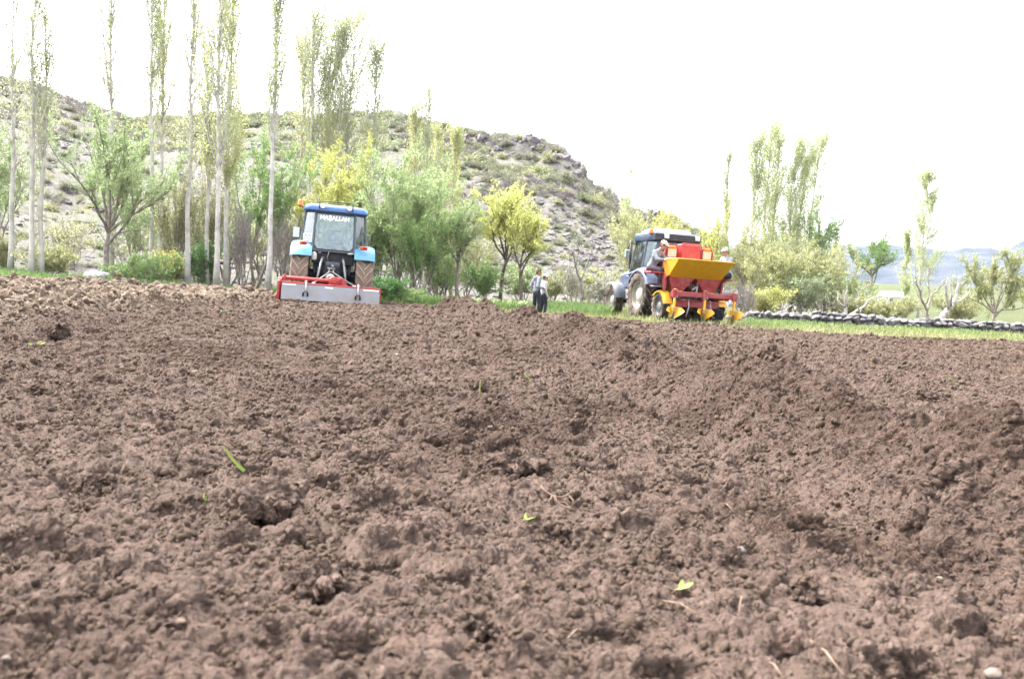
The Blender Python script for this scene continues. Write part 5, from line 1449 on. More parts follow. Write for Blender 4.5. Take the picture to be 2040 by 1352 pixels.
def make_tractor_planter():
    t = empty('tractor', TP, HD, 'blue tractor with white roof box seen from behind on its left, carrying the yellow planter', 'tractor')
    t.rotation_euler = (0, R(.6), HD)
    for s in (-1, 1):
        wheel(t, (s * .80, 0, .71), .74, .42, 16, s, M_TYRE, M_LUGD, M_RIM, .58, .065)
        wheel(t, (s * .78, 2.25, .50), .52, .30, 16, s, M_TYRE, None, M_RIM, .58, .035)
        arc_fender(t, (0, 2.25, .50), .60, s * .62, s * .98, 8, 105, M_GREYBLUE, lip=.05, name='front_mudguard')
        arc_fender(t, (0, 0, .71), .82, s * .52, s * 1.02, 25, 152, M_BLUE2, lip=.08)
    mb = MB(); mb.box((0, .9, .80), (.44, 2.9, .42), None, 0, .05); mb.box((0, -.10, .74), (.6, .5, .5), None, 0, .06); mb.cyl((-.62, 0, .71), (.62, 0, .71), .14, n=18); mb.cyl((-.72, 2.25, .5), (.72, 2.25, .5), .08, n=12)
    mb.build('chassis', M_DARK, t)
    mb = MB(); secs = []
    for y, w_, z0, z1 in ((1.15, .80, .95, 1.58), (2.0, .76, .95, 1.54), (2.8, .70, .92, 1.45), (3.0, .6, .9, 1.3)): secs.append([(-w_ / 2, y, z0), (w_ / 2, y, z0), (w_ / 2, y, z1 - .1), (w_ / 2 - .1, y, z1), (-w_ / 2 + .1, y, z1), (-w_ / 2, y, z1 - .1)])
    mb.loft(secs); mb.build('bonnet', M_BLUE2, t, False, auto=35)
    MB().box((0, 3.02, 1.1), (.5, .05, .34), None, 0, .02).build('grille', M_BLACK, t)
    zt = 2.36
    fr = MB(); fr.box((0, .5, 1.28), (1.16, 1.5, .26), None, 0, .03)
    fr.box((0, -.33, 1.50), (1.1, .05, .22), None, 0, .01)
    for s in (-1, 1):
        fr.tube([(s * .60, -.36, 1.40), (s * .56, -.36, zt)], .04, 6); fr.tube([(s * .84, .02, 1.50), (s * .76, .02, zt)], .04, 6); fr.tube([(s * .84, 1.02, 1.30), (s * .70, .92, zt)], .032, 6)
        fr.tube([(s * .84, .02, 1.52), (s * .85, 1.02, 1.34)], .04, 6); fr.tube([(s * .60, -.36, 1.50), (s * .84, .02, 1.55)], .035, 6)
        fr.box((s * .82, .75, 1.15), (.05, 1.0, .32), None, 0, .02)
        fr.tube([(s * .83, .45, 1.45), (s * .74, .45, zt)], .016, 6)
    fr.build('cab_frame', M_BLUE2, t, False, auto=40)
    MB().quad([(-.56, -.365, 1.62), (.56, -.365, 1.62), (.53, -.365, zt - .02), (-.53, -.365, zt - .02)], .006).build('rear_window', M_GLASS2, t)
    for s in (-1, 1):
        MB().quad([(s * .62, -.33, 1.58), (s * .83, -.01, 1.60), (s * .75, 0, zt - .02), (s * .58, -.33, zt - .02)], .006).build('quarter_window', M_GLASS2, t)
        MB().quad([(s * .835, .05, 1.58), (s * .845, .99, 1.40), (s * .705, .90, zt - .02), (s * .755, .05, zt - .02)], .006).build('door_window', M_GLASS2, t)
    MB().quad([(-.8, 1.03, 1.4), (.8, 1.03, 1.4), (.68, .94, zt - .02), (-.68, .94, zt - .02)], .006).build('windscreen', M_GLASS2, t)
    rf = MB(); cy = .27
    rf.loft([rrect(1.52, 1.48, .12, 2.36, 0, cy), rrect(1.58, 1.54, .14, 2.39, 0, cy), rrect(1.56, 1.52, .14, 2.58, 0, cy), rrect(1.42, 1.38, .14, 2.63, 0, cy)])
    roof = rf.build('roof', M_BLUE2, t, False, auto=50)
    lb = MB().box((0, -.515, 2.48), (1.50, .06, .21), None, 0, .015).build('louvre_panel', M_BLACK, roof)
    for k in range(4): MB().box((0, -.552, 2.415 + k * .045), (1.46, .03, .012)).build('louvre', M_GREYBLUE, lb)
    for s in (-.40, .62):
        wl = MB().box((s, -.57, 2.50), (.15, .08, .14), None, 0, .02).build('work_light', M_WHITE, roof); MB().box((s, -.612, 2.50), (.12, .01, .11), None, 0, .003).build('lens', M_LAMP, wl)
    ac = MB(); ac.loft([rrect(1.25, 1.1, .1, 2.63, -.06, .2), rrect(1.22, 1.05, .12, 2.70, -.06, .2), rrect(1.08, .9, .12, 2.745, -.06, .2)]); ac.build('roof_box', M_WHITE, t, False, auto=50)
    MB().lathe([(.005, 0), (.08, 0), (.08, .03), (.075, .12), (.05, .15), (.005, .16)], (-.80, -.32, 2.56), (0, 0, 1), 16).build('beacon', M_AMB, t, True)
    MB().tube([(-.72, .9, 2.3), (-.92, .95, 2.35), (-.97, .95, 2.1)], .02, 6).build('mirror_arm', M_BLACK, t, True)
    mm = MB().box((-1.0, .93, 1.98), (.17, .06, .26), None, 0, .03).build('mirror', M_WHITE, t); MB().box((-1.0, .895, 1.98), (.14, .02, .22), None, 0, .01).build('mirror_glass', M_MIRROR, mm)
    MB().tube([(-.7, 1.3, 1.5), (-.72, 1.32, 2.45)], .035, 8).build('exhaust_pipe', M_BLACK, t, True)
    mb = MB(); mb.box((0, .3, 1.52), (.46, .42, .12), None, 0, .04); mb.box((0, .08, 1.78), (.44, .10, .40), None, 0, .04); mb.build('driver_seat', M_BLACK, t, False, auto=40)
    MB().box((0, .95, 1.6), (.5, .14, .46), None, 0, .05).build('dashboard', M_BLACK, t)
    MB().lathe([(.17, -.012), (.185, 0), (.17, .012), (.158, 0)], (0, .70, 1.82), (0, -.5, .85), 24, closed=True).build('steering_wheel', M_BLACK, t, True)
    for s in (-1, 1):
        MB().box((s * .98, -.50, 1.40), (.08, .06, .12), None, 0, .015).build('tail_light', M_REDL, t)
        MB().tube([(s * .28, -.15, .55), (s * .38, -1.15, .62)], .035, 8).build('lower_link', M_DARK, t, True)
    MB().tube([(0, -.35, 1.0), (0, -1.15, 1.12)], .035, 8).build('top_link', M_STEEL, t, True)
    return t
make_tractor_planter()

def ridger(parent, x, y):
    """two-winged yellow ridging body on its shank"""
    root = MB().box((x, y, .62), (.055, .075, .62), None, 0, .008).build('shank', M_YEL, parent)
    for s in (-1, 1):
        # curved mouldboard: from the keel line at the front, sweeping back and out
        V, f = [], []
        nu, nv = 7, 6
        for i in range(nu):
            u = i / (nu - 1)
            for j in range(nv):
                v = j / (nv - 1)
                lo = .10 + .13 * u ** 1.3; hi = .44 - .02 * u - .10 * max(0, u - .72) * 3.5
                z = lo + (hi - lo) * v
                xx = x + s * (.015 + .26 * u ** .85 * (.45 + .55 * v) )
                yy = y + .10 - .28 * u + .05 * v * u
                V.append((xx, yy, z))
        for i in range(nu - 1):
            for j in range(nv - 1): f.append((i * nv + j, (i + 1) * nv + j, (i + 1) * nv + j + 1, i * nv + j + 1))
        V = np.array(V); Vb = V + np.array((0, .012, 0)); k = len(V)
        edge = [i * nv for i in range(nu)] + [(nu - 1) * nv + j for j in range(1, nv)] + [i * nv + nv - 1 for i in range(nu - 2, -1, -1)] + [j for j in range(nv - 2, 0, -1)]
        F_ = f + [tuple(q + k for q in g[::-1]) for g in f] + [(edge[i], edge[(i + 1) % len(edge)], edge[(i + 1) % len(edge)] + k, edge[i] + k) for i in range(len(edge))]
        MB().add(np.concatenate([V, Vb]), F_).build('mouldboard', M_YEL, root, False, auto=60)
    MB().prism([(.02, .02), (.16, .02), (.06, .16), (-.02, .30), (-.05, .30)], x - .02, x + .02, 0).build('point', M_STEEL, root).location = (0, y, 0)
    MB().box((x, y - .08, .40), (.20, .035, .03), None, 0, .004).build('brace', M_STEEL, root)
    return root

def make_planter():
    t = empty('potato_planter', TP, HD, 'red and yellow two-row potato planter with a big yellow hopper on the tractor', 'planter')
    t.rotation_euler = (0, R(.6), HD)
    yR = -2.42; X = .84
    # yellow hopper: triangular in section, leaning back
    tf, tr_, bt = (-1.52, 1.76), (-2.42, 1.76), (-1.78, 1.27)
    hp = MB().quad([(-X, bt[0], bt[1]), (X, bt[0], bt[1]), (X + .02, tr_[0], tr_[1]), (-X - .02, tr_[0], tr_[1])], .012).build('hopper', M_YEL, t)
    for s in (-1, 1):
        MB().quad([(s * X, bt[0] + .008, bt[1]), (s * (X + .02), tr_[0] + .01, tr_[1]), (s * (X + .10), tf[0] - .1, tf[1] - .01), (s * (X + .05), -1.62, 1.42)], .010).build('hopper_end', M_YEL, hp)
    MB().quad([(-X, -1.56, 1.24), (X, -1.56, 1.24), (X, -1.46, 1.70), (-X, -1.46, 1.70)], .010).build('hopper_front', M_YEL, hp)
    MB().tube([(-X - .10, tf[0] - .1, 1.76), (-X - .02, tr_[0], 1.765), (X + .02, tr_[0], 1.765), (X + .10, tf[0] - .1, 1.76)], .018, 6).build('hopper_rim', M_YEL, hp, True)
    # crimson lower bins, two funnels
    for s in (-1, 1):
        b = MB(); xo, xi = s * X, s * .02
        top = [(xo, -1.82, 1.27), (xi, -1.82, 1.27), (xi, -1.35, 1.27), (xo, -1.35, 1.27)]; bot = [(s * .66, -1.74, .88), (s * .34, -1.74, .88), (s * .34, -1.45, .88), (s * .66, -1.45, .88)]
        b.loft([bot, top]); b.build('seed_bin', M_CRIM, t)
        MB().box((s * .50, -1.66, .84), (.30, .22, .10), None, 0, .01).build('seed_outlet', M_YEL, t)
        # elevator column with cup belt and cream guard
        e = MB(); e.box((s * .56, -1.22, 1.60), (.34, .20, 1.1), None, 0, .02); el = e.build('elevator', M_CRIM, t)
        MB().box((s * .56, -1.335, 1.98), (.27, .02, .24), None, 0, .005).build('guard', M_CREAM, el)
        MB().tube([(s * .56 - .19, -1.30, 1.72), (s * .56 - .19, -1.30, 2.06), (s * .56 - .12, -1.30, 2.22), (s * .56 + .12, -1.30, 2.22), (s * .56 + .19, -1.30, 2.06), (s * .56 + .19, -1.30, 1.72)], .022, 6).build('guard_frame', M_RED, el, True)
        MB().cyl((s * .56 - .10, -1.33, 2.14), (s * .56 + .10, -1.33, 2.14), .045, n=12).build('roller', M_AMB, el)
        # seat board and side arm that carry a worker
        MB().prism([(-1.95, 1.30), (-1.05, 1.38), (-1.05, 1.34), (-1.60, 1.08), (-1.66, .86), (-1.74, .86), (-1.78, 1.2)], s * (X + .03), s * (X + .09), 0).build('side_arm', M_CRIM, t)
        MB().box((s * 1.10, -1.36, 1.37 if s < 0 else 1.305), (.44, .52, .05), None, 0, .015).build('worker_seat', M_CRIM, t)
        MB().box((s * 1.03, -1.50, .98 if s < 0 else .92), (.34, .26, .03), None, 0, .008).build('footrest', M_STEEL, t)
        MB().tube([(s * .90, -1.45, .98), (s * .87, -1.5, 1.25)], .018, 6).build('footrest_strut', M_CRIM, t)
        # ground wheel with yellow guard
        wheel(t, (s * .87, -1.50, .41), .42, .22, 14, s, M_TYRE, None, M_STEEL, .62, .03)
        arc_fender(t, (0, -1.50, .41), .47, s * .74, s * 1.00, 12, 135, M_YEL, lip=.03, name='wheel_guard')
        # covering disc and tine
        for dx, ty in ((.20, -2.0), (.62, -2.05)):
            MB().lathe([(.005, .03), (.08, .025), (.19, .01), (.235, 0), (.19, .004), (.005, .018)], (s * dx, ty, .24), (s * .85, .5, 0), 22).build('covering_disc', M_DARK, t, True)
            MB().tube([(s * dx, ty, .26), (s * dx, ty + .1, .45), (s * dx, ty + .12, .72)], .025, 6).build('disc_arm', M_DARK, t, True)
        MB().tube([(s * .33, -2.15, .66), (s * .34, -2.20, .45), (s * .37, -2.18, .28), (s * .45, -2.28, .16)], [.022, .02, .018, .012], 6).build('spring_tine', M_STEEL, t, True)
    MB().box((0, -1.26, 1.95), (.62, .32, .60), None, 0, .025).build('belt_housing', M_RED, t)
    MB().tube([(-.31, -1.44, 1.68), (-.31, -1.44, 2.22), (-.27, -1.44, 2.27), (.27, -1.44, 2.27), (.31, -1.44, 2.22), (.31, -1.44, 1.68)], .016, 6).build('housing_frame', M_RED, t, True)
    # main frame and toolbar
    MB().box((0, yR + .02, .80), (1.98, .10, .14), None, 0, .012).build('toolbar', M_CRIM, t)
    for x in (-.92, 0, .92):
        cl = MB().box((x, yR - .045, .80), (.16, .05, .24), None, 0, .01).build('clamp', M_CRIM, t)
        for dz in (-.08, .08): MB().cyl((x + .05, yR - .06, .80 + dz), (x + .05, yR - .10, .80 + dz), .022, n=6).build('bolt', M_STEEL, cl)
        ridger(t, x, yR - .03)
    MB().box((0, -1.38, .78), (1.80, .10, .12), None, 0, .012).build('front_beam', M_CRIM, t)
    for x in (-.75, .75): MB().box((x, -1.90, .74), (.08, 1.0, .10), None, 0, .01).build('side_beam', M_CRIM, t)
    MB().box((0, -2.0, .52), (1.36, .06, .16), None, 0, .01).build('lower_beam', M_CRIM, t)
    MB().tube([(-.70, -2.30, .64), (.70, -2.30, .62)], .014, 6).build('chain_rod', M_RED, t, True)
    hs = MB(); hs.tube([(-.36, -1.30, .62), (-.05, -1.22, 1.18), (.05, -1.22, 1.18), (.36, -1.30, .62)], .03, 6); hs.build('headstock', M_CRIM, t, True)
    MB().tube([(-.02, -1.95, .70), (.02, -1.90, 1.0), (.05, -1.86, 1.14)], .03, 6).tube([(-.14, -1.92, .92), (.04, -1.88, 1.06)], .035, 6).build('screw_jack', M_STEEL, t, True)
    for x in (-.36, .36):
        MB().prism([(-.34, .10), (.0, .06), (.06, .20), (0, .62), (-.14, .72), (-.30, .62)], x - .12, x + .12, 0).build('furrow_opener', M_DARK, t).location = (0, -1.55, 0)
    MB().box((0, -1.7, .60), (.44, .12, .34), None, 0, .03).build('gear_case', M_DARK, t)
    return t
make_planter()
# ================================================================== people
M_SKIN = two_tone('skin', (.26, .14, .098), (.32, .18, .13), 20, .6, .1)
M_HOOD = two_tone('grey_hoodie', (.14, .148, .18), (.205, .215, .25), 8, .9, .5, 14, dist=.03)
M_HOODL = two_tone('white_grey_jacket', (.27, .275, .30), (.36, .365, .385), 6, .9, .4, 14, dist=.03)
M_JUMPER = two_tone('grey_jumper', (.13, .135, .165), (.215, .22, .25), 10, .95, .5, 16, dist=.03)
M_SHIRT = two_tone('pale_grey_shirt', (.20, .215, .25), (.28, .295, .33), 8, .9, .4, 14, dist=.03)
M_TROUS = two_tone('black_trousers', (.012, .014, .020), (.028, .031, .040), 8, .85, .4, 14, dist=.02)
M_TROUSB = two_tone('maroon_black_trousers', (.035, .022, .030), (.06, .04, .05), 8, .85, .4, 14, dist=.02)
M_HAIR = two_tone('brown_hair', (.05, .032, .022), (.11, .075, .05), 30, .8, .5)
M_CAPW = two_tone('white_cap_cloth', (.34, .335, .31), (.44, .435, .41), 20, .85, .1)
M_CAPT = two_tone('teal_white_cap_cloth', (.36, .50, .50), (.60, .66, .66), 10, .85, .1)
M_SHOE = two_tone('dark_shoes', (.02, .018, .017), (.06, .05, .045), 15, .8, .2)
M_EYE = paint('eye', (.02, .015, .012), .2, dust=0)

def soft(name, shapes, mat, parent, voxel=.011, smooth=3):
    """closed shapes merged into one continuous surface"""
    mb = MB()
    for s in shapes:
        if s[0] == 'c':
            _, p0, r0, p1, r1 = s
            p0, p1 = np.array(p0, float), np.array(p1, float)
            mb.tube([p0, p1], [r0, r1], 12); mb.ell(p0, r0, None, 12); mb.ell(p1, r1, None, 12)
        else:
            mb.ell(s[1], s[2], s[3] if len(s) > 3 else None, 16)
    me = mb.mesh(name, [mat]); o = put(name, me)
    m = o.modifiers.new('r', 'REMESH'); m.mode = 'VOXEL'; m.voxel_size = voxel; m.use_smooth_shade = True
    m2 = o.modifiers.new('s', 'SMOOTH'); m2.iterations = smooth; m2.factor = .5
    dg = bpy.context.evaluated_depsgraph_get()
    me2 = bpy.data.meshes.new_from_object(o.evaluated_get(dg)); me2.name = name
    bpy.data.objects.remove(o)
    me2.materials.clear(); me2.materials.append(mat)
    return put(name, me2, parent)

def L(a, b, u): return np.array(a) * (1 - u) + np.array(b) * u

def hand_shapes(w, el, k, curl=(0, 0, -1)):
    """palm and five bent fingers from wrist w, pointing away from elbow el"""
    w = np.array(w); d = w - np.array(el); d /= np.linalg.norm(d)
    c = np.array(curl, float); c -= c.dot(d) * d; c /= np.linalg.norm(c) + 1e-9
    s = np.cross(d, c)
    out = [('c', w, .024 * k, w + d * .055 * k, .030 * k), ('c', w + d * .05 * k + s * .02 * k, .02 * k, w + d * .05 * k - s * .02 * k, .02 * k)]
    for i, (o, ln) in enumerate(((-.030, .060), (-.010, .074), (.010, .080), (.030, .070))):
        b = w + d * .07 * k + s * o * k; m = b + (d * .8 + c * .5) * ln * .55 * k; e = m + (d * .35 + c * .9) * ln * .5 * k
        out += [('c', b, .0095 * k, m, .009 * k), ('c', m, .009 * k, e, .0075 * k)]
    b = w + d * .02 * k - s * .028 * k; m = b + (d * .6 - s * .7 + c * .3) * .045 * k; e = m + (d * .9 + c * .3) * .03 * k
    out += [('c', b, .012 * k, m, .0105 * k), ('c', m, .0105 * k, e, .009 * k)]
    return out

def head_shapes(c, rz, tilt, k):
    """head looking along +y turned by rz, nodding by tilt; returns shapes and a mapper"""
    M = Matrix.Rotation(rz, 3, 'Z') @ Matrix.Rotation(tilt, 3, 'X'); A = np.array(M)
    def q(x, y, z): return np.array(c) + A @ np.array((x, y, z)) * k
    sh = [('e', q(0, -.008, .025), np.array((.076, .095, .095)) * k, A), ('e', q(0, .025, -.045), np.array((.060, .070, .075)) * k, A), ('c', q(0, .085, .012), .011 * k, q(0, .112, -.022), .016 * k),
          ('e', q(0, .068, -.085), np.array((.03, .025, .022)) * k, A), ('c', q(-.018, .088, -.058), .009 * k, q(.018, .088, -.058), .009 * k), ('e', q(-.078, -.01, -.005), np.array((.012, .022, .033)) * k, A), ('e', q(.078, -.01, -.005), np.array((.012, .022, .033)) * k, A),
          ('c', q(-.04, .082, .028), .010 * k, q(.04, .082, .028), .010 * k)]
    return sh, q, A

def person(loc, rz, J, label, top, legs, head, hat=None, hair=None, hood=False, group=None, k=1.0):
    """J: joints in metres (local, facing +y)"""
    root = empty('person', loc, rz, label, 'person', group)
    p = {n: np.array(v, float) for n, v in J.items()}
    hs, q, A = head_shapes(p['head'], head[0], head[1], k)
    sh = list(hs) + [('c', p['neck'], .052 * k, p['head'] + A @ np.array((0, -.02, -.06)) * k, .05 * k), ('c', p['chest'], .10 * k, p['waist'], .095 * k), ('c', p['waist'], .095 * k, p['pelvis'], .10 * k), ('c', p['chest'], .09 * k, p['neck'], .055 * k)]
    jk = [('e', L(p['chest'], p['waist'], .25), np.array((.165, .115, .19)) * k, None), ('c', p['chest'], .115 * k, p['waist'], .118 * k), ('c', p['waist'], .12 * k, L(p['waist'], p['pelvis'], .75), .132 * k), ('c', p['chest'] + np.array((0, 0, .06)) * k, .09 * k, p['neck'], .06 * k)]
    tr = [('c', L(p['waist'], p['pelvis'], .5), .115 * k, p['pelvis'], .125 * k)]
    for s in 'lr':
        S, E, Wr, Hp, K, An, T = (p[s + n] for n in ('sho', 'elb', 'wri', 'hip', 'knee', 'ank', 'toe'))
        sh += [('c', S, .05 * k, E, .038 * k), ('c', E, .038 * k, Wr, .026 * k)] + hand_shapes(Wr, E, k) + [('c', Hp, .075 * k, K, .052 * k), ('c', K, .05 * k, An, .034 * k), ('c', An, .034 * k, T, .028 * k)]
        jk += [('c', p['chest'] + np.array((0, 0, .05)) * k, .09 * k, S, .066 * k), ('c', S, .066 * k, E, .054 * k), ('c', E, .055 * k, Wr, .040 * k)]
        tr += [('c', p['pelvis'], .12 * k, Hp, .10 * k), ('c', Hp, .098 * k, K, .070 * k), ('c', K, .070 * k, An + np.array((0, 0, .03)) * k, .058 * k)]
    if hood:
        for a in range(7):
            an = math.pi * (a / 6) + math.pi; jk.append(('e', p['neck'] + np.array((math.cos(an) * .085, math.sin(an) * .075 - .01, .0 + .02 * math.sin(an)) ) * k, np.array((.045, .045, .04)) * k))
        jk.append(('e', p['neck'] + np.array((0, -.115, -.05)) * k, np.array((.085, .045, .085)) * k))
    soft('body', sh, M_SKIN, root, .0130, 2)
    soft('jacket', jk, top, root, .013, 4)
    soft('trousers', tr, legs, root, .013, 3)
    for s in 'lr':
        An, T = p[s + 'ank'], p[s + 'toe']
        soft('shoe', [('c', An + np.array((0, -.01, -.02)) * k, .043 * k, T, .038 * k), ('e', L(An, T, .5), np.array((.045, .09, .035)) * k)], M_SHOE, root, .011, 2)
    for s in (-1, 1): MB().ell(q(s * .032, .088, .012), .011 * k, None, 8).build('eye', M_EYE, root, True)
    if hair is not None:
        soft('hair', [('e', q(0, -.014, .035), np.array((.084, .100, .096)) * k, A), ('e', q(0, -.05, -.01), np.array((.070, .062, .075)) * k, A)], hair, root, .011, 2)
    if hat is not None:
        cp = soft('cap', [('e', q(0, -.008, .062), np.array((.086, .104, .075)) * k, A), ('c', q(-.05, .0, .045), .038 * k, q(.05, .0, .045), .038 * k)], hat, root, .010, 3)
        V = []
        for i in range(9):
            a = math.pi * i / 8; V.append(q(math.cos(a) * .078, .075 + math.sin(a) * .095, .050 - .012 * math.sin(a)))
        mb = MB().quad(V, .010 * k); mb.build('cap_brim', hat, cp)
    return root

def standing(H, el=(.165, -.075, .63), wr=(.07, .105, .60), step=0.02):
    h = H
    J = dict(pelvis=(0, 0, .525), waist=(0, -.005, .60), chest=(0, -.005, .745), neck=(0, 0, .835), head=(0, .018, .925))
    for s, sg in (('l', -1), ('r', 1)):
        J.update({s + 'sho': (sg * .112, -.005, .795), s + 'elb': (sg * el[0], el[1], el[2]), s + 'wri': (sg * wr[0], wr[1], wr[2]), s + 'hip': (sg * .055, 0, .505), s + 'knee': (sg * .072, .012 + sg * step, .275), s + 'ank': (sg * .085, -.01 + sg * step, .05), s + 'toe': (sg * .10, .085 + sg * step, .025)})
    return {n: tuple(c * h for c in v) for n, v in J.items()}

D1 = 21.5
bx = basex(1067, D1); bz = float(ground_z(np.array([bx]), np.array([D1]))[0])
person((bx, D1, bz - .005), R(-66), standing(1.29), 'boy in grey hoodie and black trousers standing at the soil edge', M_HOOD, M_TROUS, (R(-8), R(-10)), None, M_HAIR, True, 'boys watching the planter', k=.80)
bx2 = basex(1081, 22.1); bz2 = float(ground_z(np.array([bx2]), np.array([22.1]))[0])
person((bx2, 22.1, bz2 - .005), R(-70), standing(1.17, (.14, -.02, .62), (.12, .05, .48)), 'boy in white jacket and teal peaked cap, half hidden behind the other boy', M_HOODL, M_TROUS, (R(0), R(-12)), M_CAPT, M_HAIR, False, 'boys watching the planter', k=.76)

# ---- workers seated on the planter (local frame: origin on the seat)
def seated(reach_l, reach_r, lean=0.0, twist=0):
    J = dict(pelvis=(0, 0, .11), waist=(0, .02 + lean * .18, .26), chest=(0, .03 + lean * .5, .50), neck=(0, .05 + lean * .75, .665), head=(0, .085 + lean * .95, .785))
    for s, sg, rch in (('l', -1, reach_l), ('r', 1, reach_r)):
        sh = (sg * .185, .03 + lean * .55, .585)
        wr = np.array(rch, float); mid = (np.array(sh) + wr) / 2 + np.array((sg * .07, -.02, -.10))
        J.update({s + 'sho': sh, s + 'elb': tuple(mid), s + 'wri': tuple(wr), s + 'hip': (sg * .095, .03, .10), s + 'knee': (sg * .12, .40, .07), s + 'ank': (sg * .11, .36, -.33), s + 'toe': (sg * .12, .50, -.355)})
    return J
fl = planter_pt(-1.10, -1.16, 1.385)
person(fl, HD + R(180 + 38), seated((-.12, .56, .42), (.20, .50, .36), .30), 'worker in grey jumper and white cap on the near seat, arm on the hopper', M_JUMPER, M_TROUSB, (R(0), R(-24)), M_CAPW, M_HAIR, False, 'workers riding on the planter', k=1.06)
fr_ = planter_pt(1.19, -1.50, 1.32)
person(fr_, HD + R(90 + 12), seated((-.14, .40, .20), (.14, .40, .20), .05), 'worker in pale shirt and white cap sitting on the far side of the planter', M_SHIRT, M_TROUS, (R(10), R(-10)), M_CAPW, M_HAIR, False, 'workers riding on the planter', k=.98)
# ================================================================== wall, sack, far building, bits on the soil
M_STONE = two_tone('wall_stone', (0.110, 0.104, 0.111), (0.221, 0.207, 0.218), 3, .95, .7, 14, dist=.06)
M_STONE2 = two_tone('pale_lichen_stone', (0.151, 0.141, 0.147), (0.261, 0.246, 0.251), 4, .95, .7, 14, dist=.06)

def make_wall():
    a = Vector((basex(1452, 28.3), 28.3, 0)); b = Vector((basex(2120, 28.0), 28.0, 0))
    root = empty('stone_wall', a, 0, 'low dry wall of rough grey field stones behind the right side of the field', 'wall')
    ms = []
    for k in range(8):
        v, f = lump(3, 1000 + k, .20, 1.2, .75, 6)
        ms.append(MB().add(v, f).mesh('stone', [M_STONE2 if k % 3 == 0 else M_STONE], True))
    L_ = (b - a).length; d = (b - a).normalized(); rs = np.random.default_rng(77)
    cnt = 0
    for row in range(5):
        u = rs.uniform(0, .2)
        while u < L_ and cnt < 296:
            w = rs.uniform(.20, .38) * (1.1 if row == 0 else .95)
            taper = np.interp(u / L_, [0, .06, .2, 1], [.45, .8, 1, 1])
            hmax = (.40 + .14 * vn(np.array([u * .5]), np.array([0.]), 5)[0]) * taper
            z = row * .125 + .06
            if z < hmax:
                o = put('stone', ms[rs.integers(0, 8)], root)
                y = rs.normal(0, .05) + (.10 if row % 2 else 0)
                p = d * (u + w / 2)
                o.location = (p.x, p.y + y - row * .0, z + rs.normal(0, .015) - .02)
                o.scale = (w * .56, rs.uniform(.13, .2), rs.uniform(.085, .125)); o.rotation_euler = (rs.normal(0, .15), rs.normal(0, .16), rs.uniform(-.5, .5))
                cnt += 1
            u += w * rs.uniform(.82, 1.0)
    # rubble core and the second face keep the wall from being see-through
    mb = MB(); n = int(L_ / .22)
    for i in range(n):
        u = (i + .5) * L_ / n; p = d * u; hh = .42 * np.interp(u / L_, [0, .06, .2, 1], [.4, .75, 1, 1])
        v, f = lump(2, 1100 + i % 9, .2, 1.2, 1, 4); mb.add(v * np.array((.17, .16, hh * .62)) + np.array((p.x, p.y + .26, hh * .5)), f)
    c = mb.build('rubble_core', M_STONE, root, True); c['kind'] = 'stuff'
make_wall()

def make_sack():
    D = 24.1; x = basex(188, D); z = soil_z(x, D) + .09
    v, f = lump(4, 1300, .10, 1.3)
    v = v * np.array((.36, .20, .13)); v[:, 2] = np.where(v[:, 2] < -.06, -.06 + (v[:, 2] + .06) * .2, v[:, 2])
    r = v[:, 0] / .36
    k = np.interp(r, [-1, -.5, .6, 1.0], [.55, .9, 1.1, .75]); v[:, 1] *= k; v[:, 2] *= k
    v[:, 2] += .012 * np.sin(v[:, 0] * 38 + v[:, 1] * 22) * (v[:, 2] > -.04)
    root = empty('sack', (x, D, z + .06), R(-6), 'full white sack lying at the edge of the field beside the leaning willow', 'sack')
    m = two_tone('woven_white_plastic', (.42, .43, .44), (.56, .57, .58), 12, .6, .35, 60)
    MB().add(v, f).build('sack_body', m, root, True)
    t = MB().tube([(.30, 0, .04), (.36, .0, .06), (.42, .02, .02)], [.07, .045, .075], 9); t.build('tied_neck', m, root, True)
    MB().lathe([(.046, -.012), (.054, 0), (.046, .012), (.04, 0)], (.36, 0, .06), (1, 0, .1), 12, closed=True).build('tie', M_BLACK, root, True)
make_sack()

def make_building():
    D = 150.0; c = at(1778, 600, D); z = float(terr(np.array([c.x]), np.array([D]))[0])
    root = empty('greenhouse', (c.x, D, z - .3), R(8), 'long low building with pale blue roof in the valley behind the wall', 'building')
    wm = two_tone('pale_wall', (.50, .46, .42), (.60, .56, .52), 1, .9, .1); rm = paint('pale_blue_roof', (.30, .44, .52), .5, dust=.2, dscale=.8)
    MB().box((0, 0, .75), (4.2, 3, 1.5)).build('wall', wm, root)
    MB().prism([(-1.8, 1.5), (1.8, 1.5), (0, 2.6)], -2.4, 2.4, 0).build('roof', rm, root)
    for i in range(3):
        w = MB().box((-1.3 + i * 1.3, -1.52, .9), (.6, .06, .55)).build('window', M_DARK, root)
        MB().box((-1.3 + i * 1.3, -1.55, .58), (.7, .08, .06)).build('sill', M_WHITE, w)
make_building()

# ---- bits lying on the tilled soil
M_BLADE = leafmat('cut_grass_blade', (0.099, 0.156, 0.033), (0.231, 0.239, 0.077), .35)
M_CLOVER = leafmat('sprig_leaf', (0.121, 0.187, 0.044), (0.253, 0.302, 0.110), .35)
M_ROOT = two_tone('dry_root', (0.110, 0.073, 0.052), (0.198, 0.140, 0.105), 20, .9, .3)

def on_soil(px, py):
    q = gp(px, py, .03)
    for _ in range(5): q = gp(px, py, soil_z(q.x, q.y))
    return q

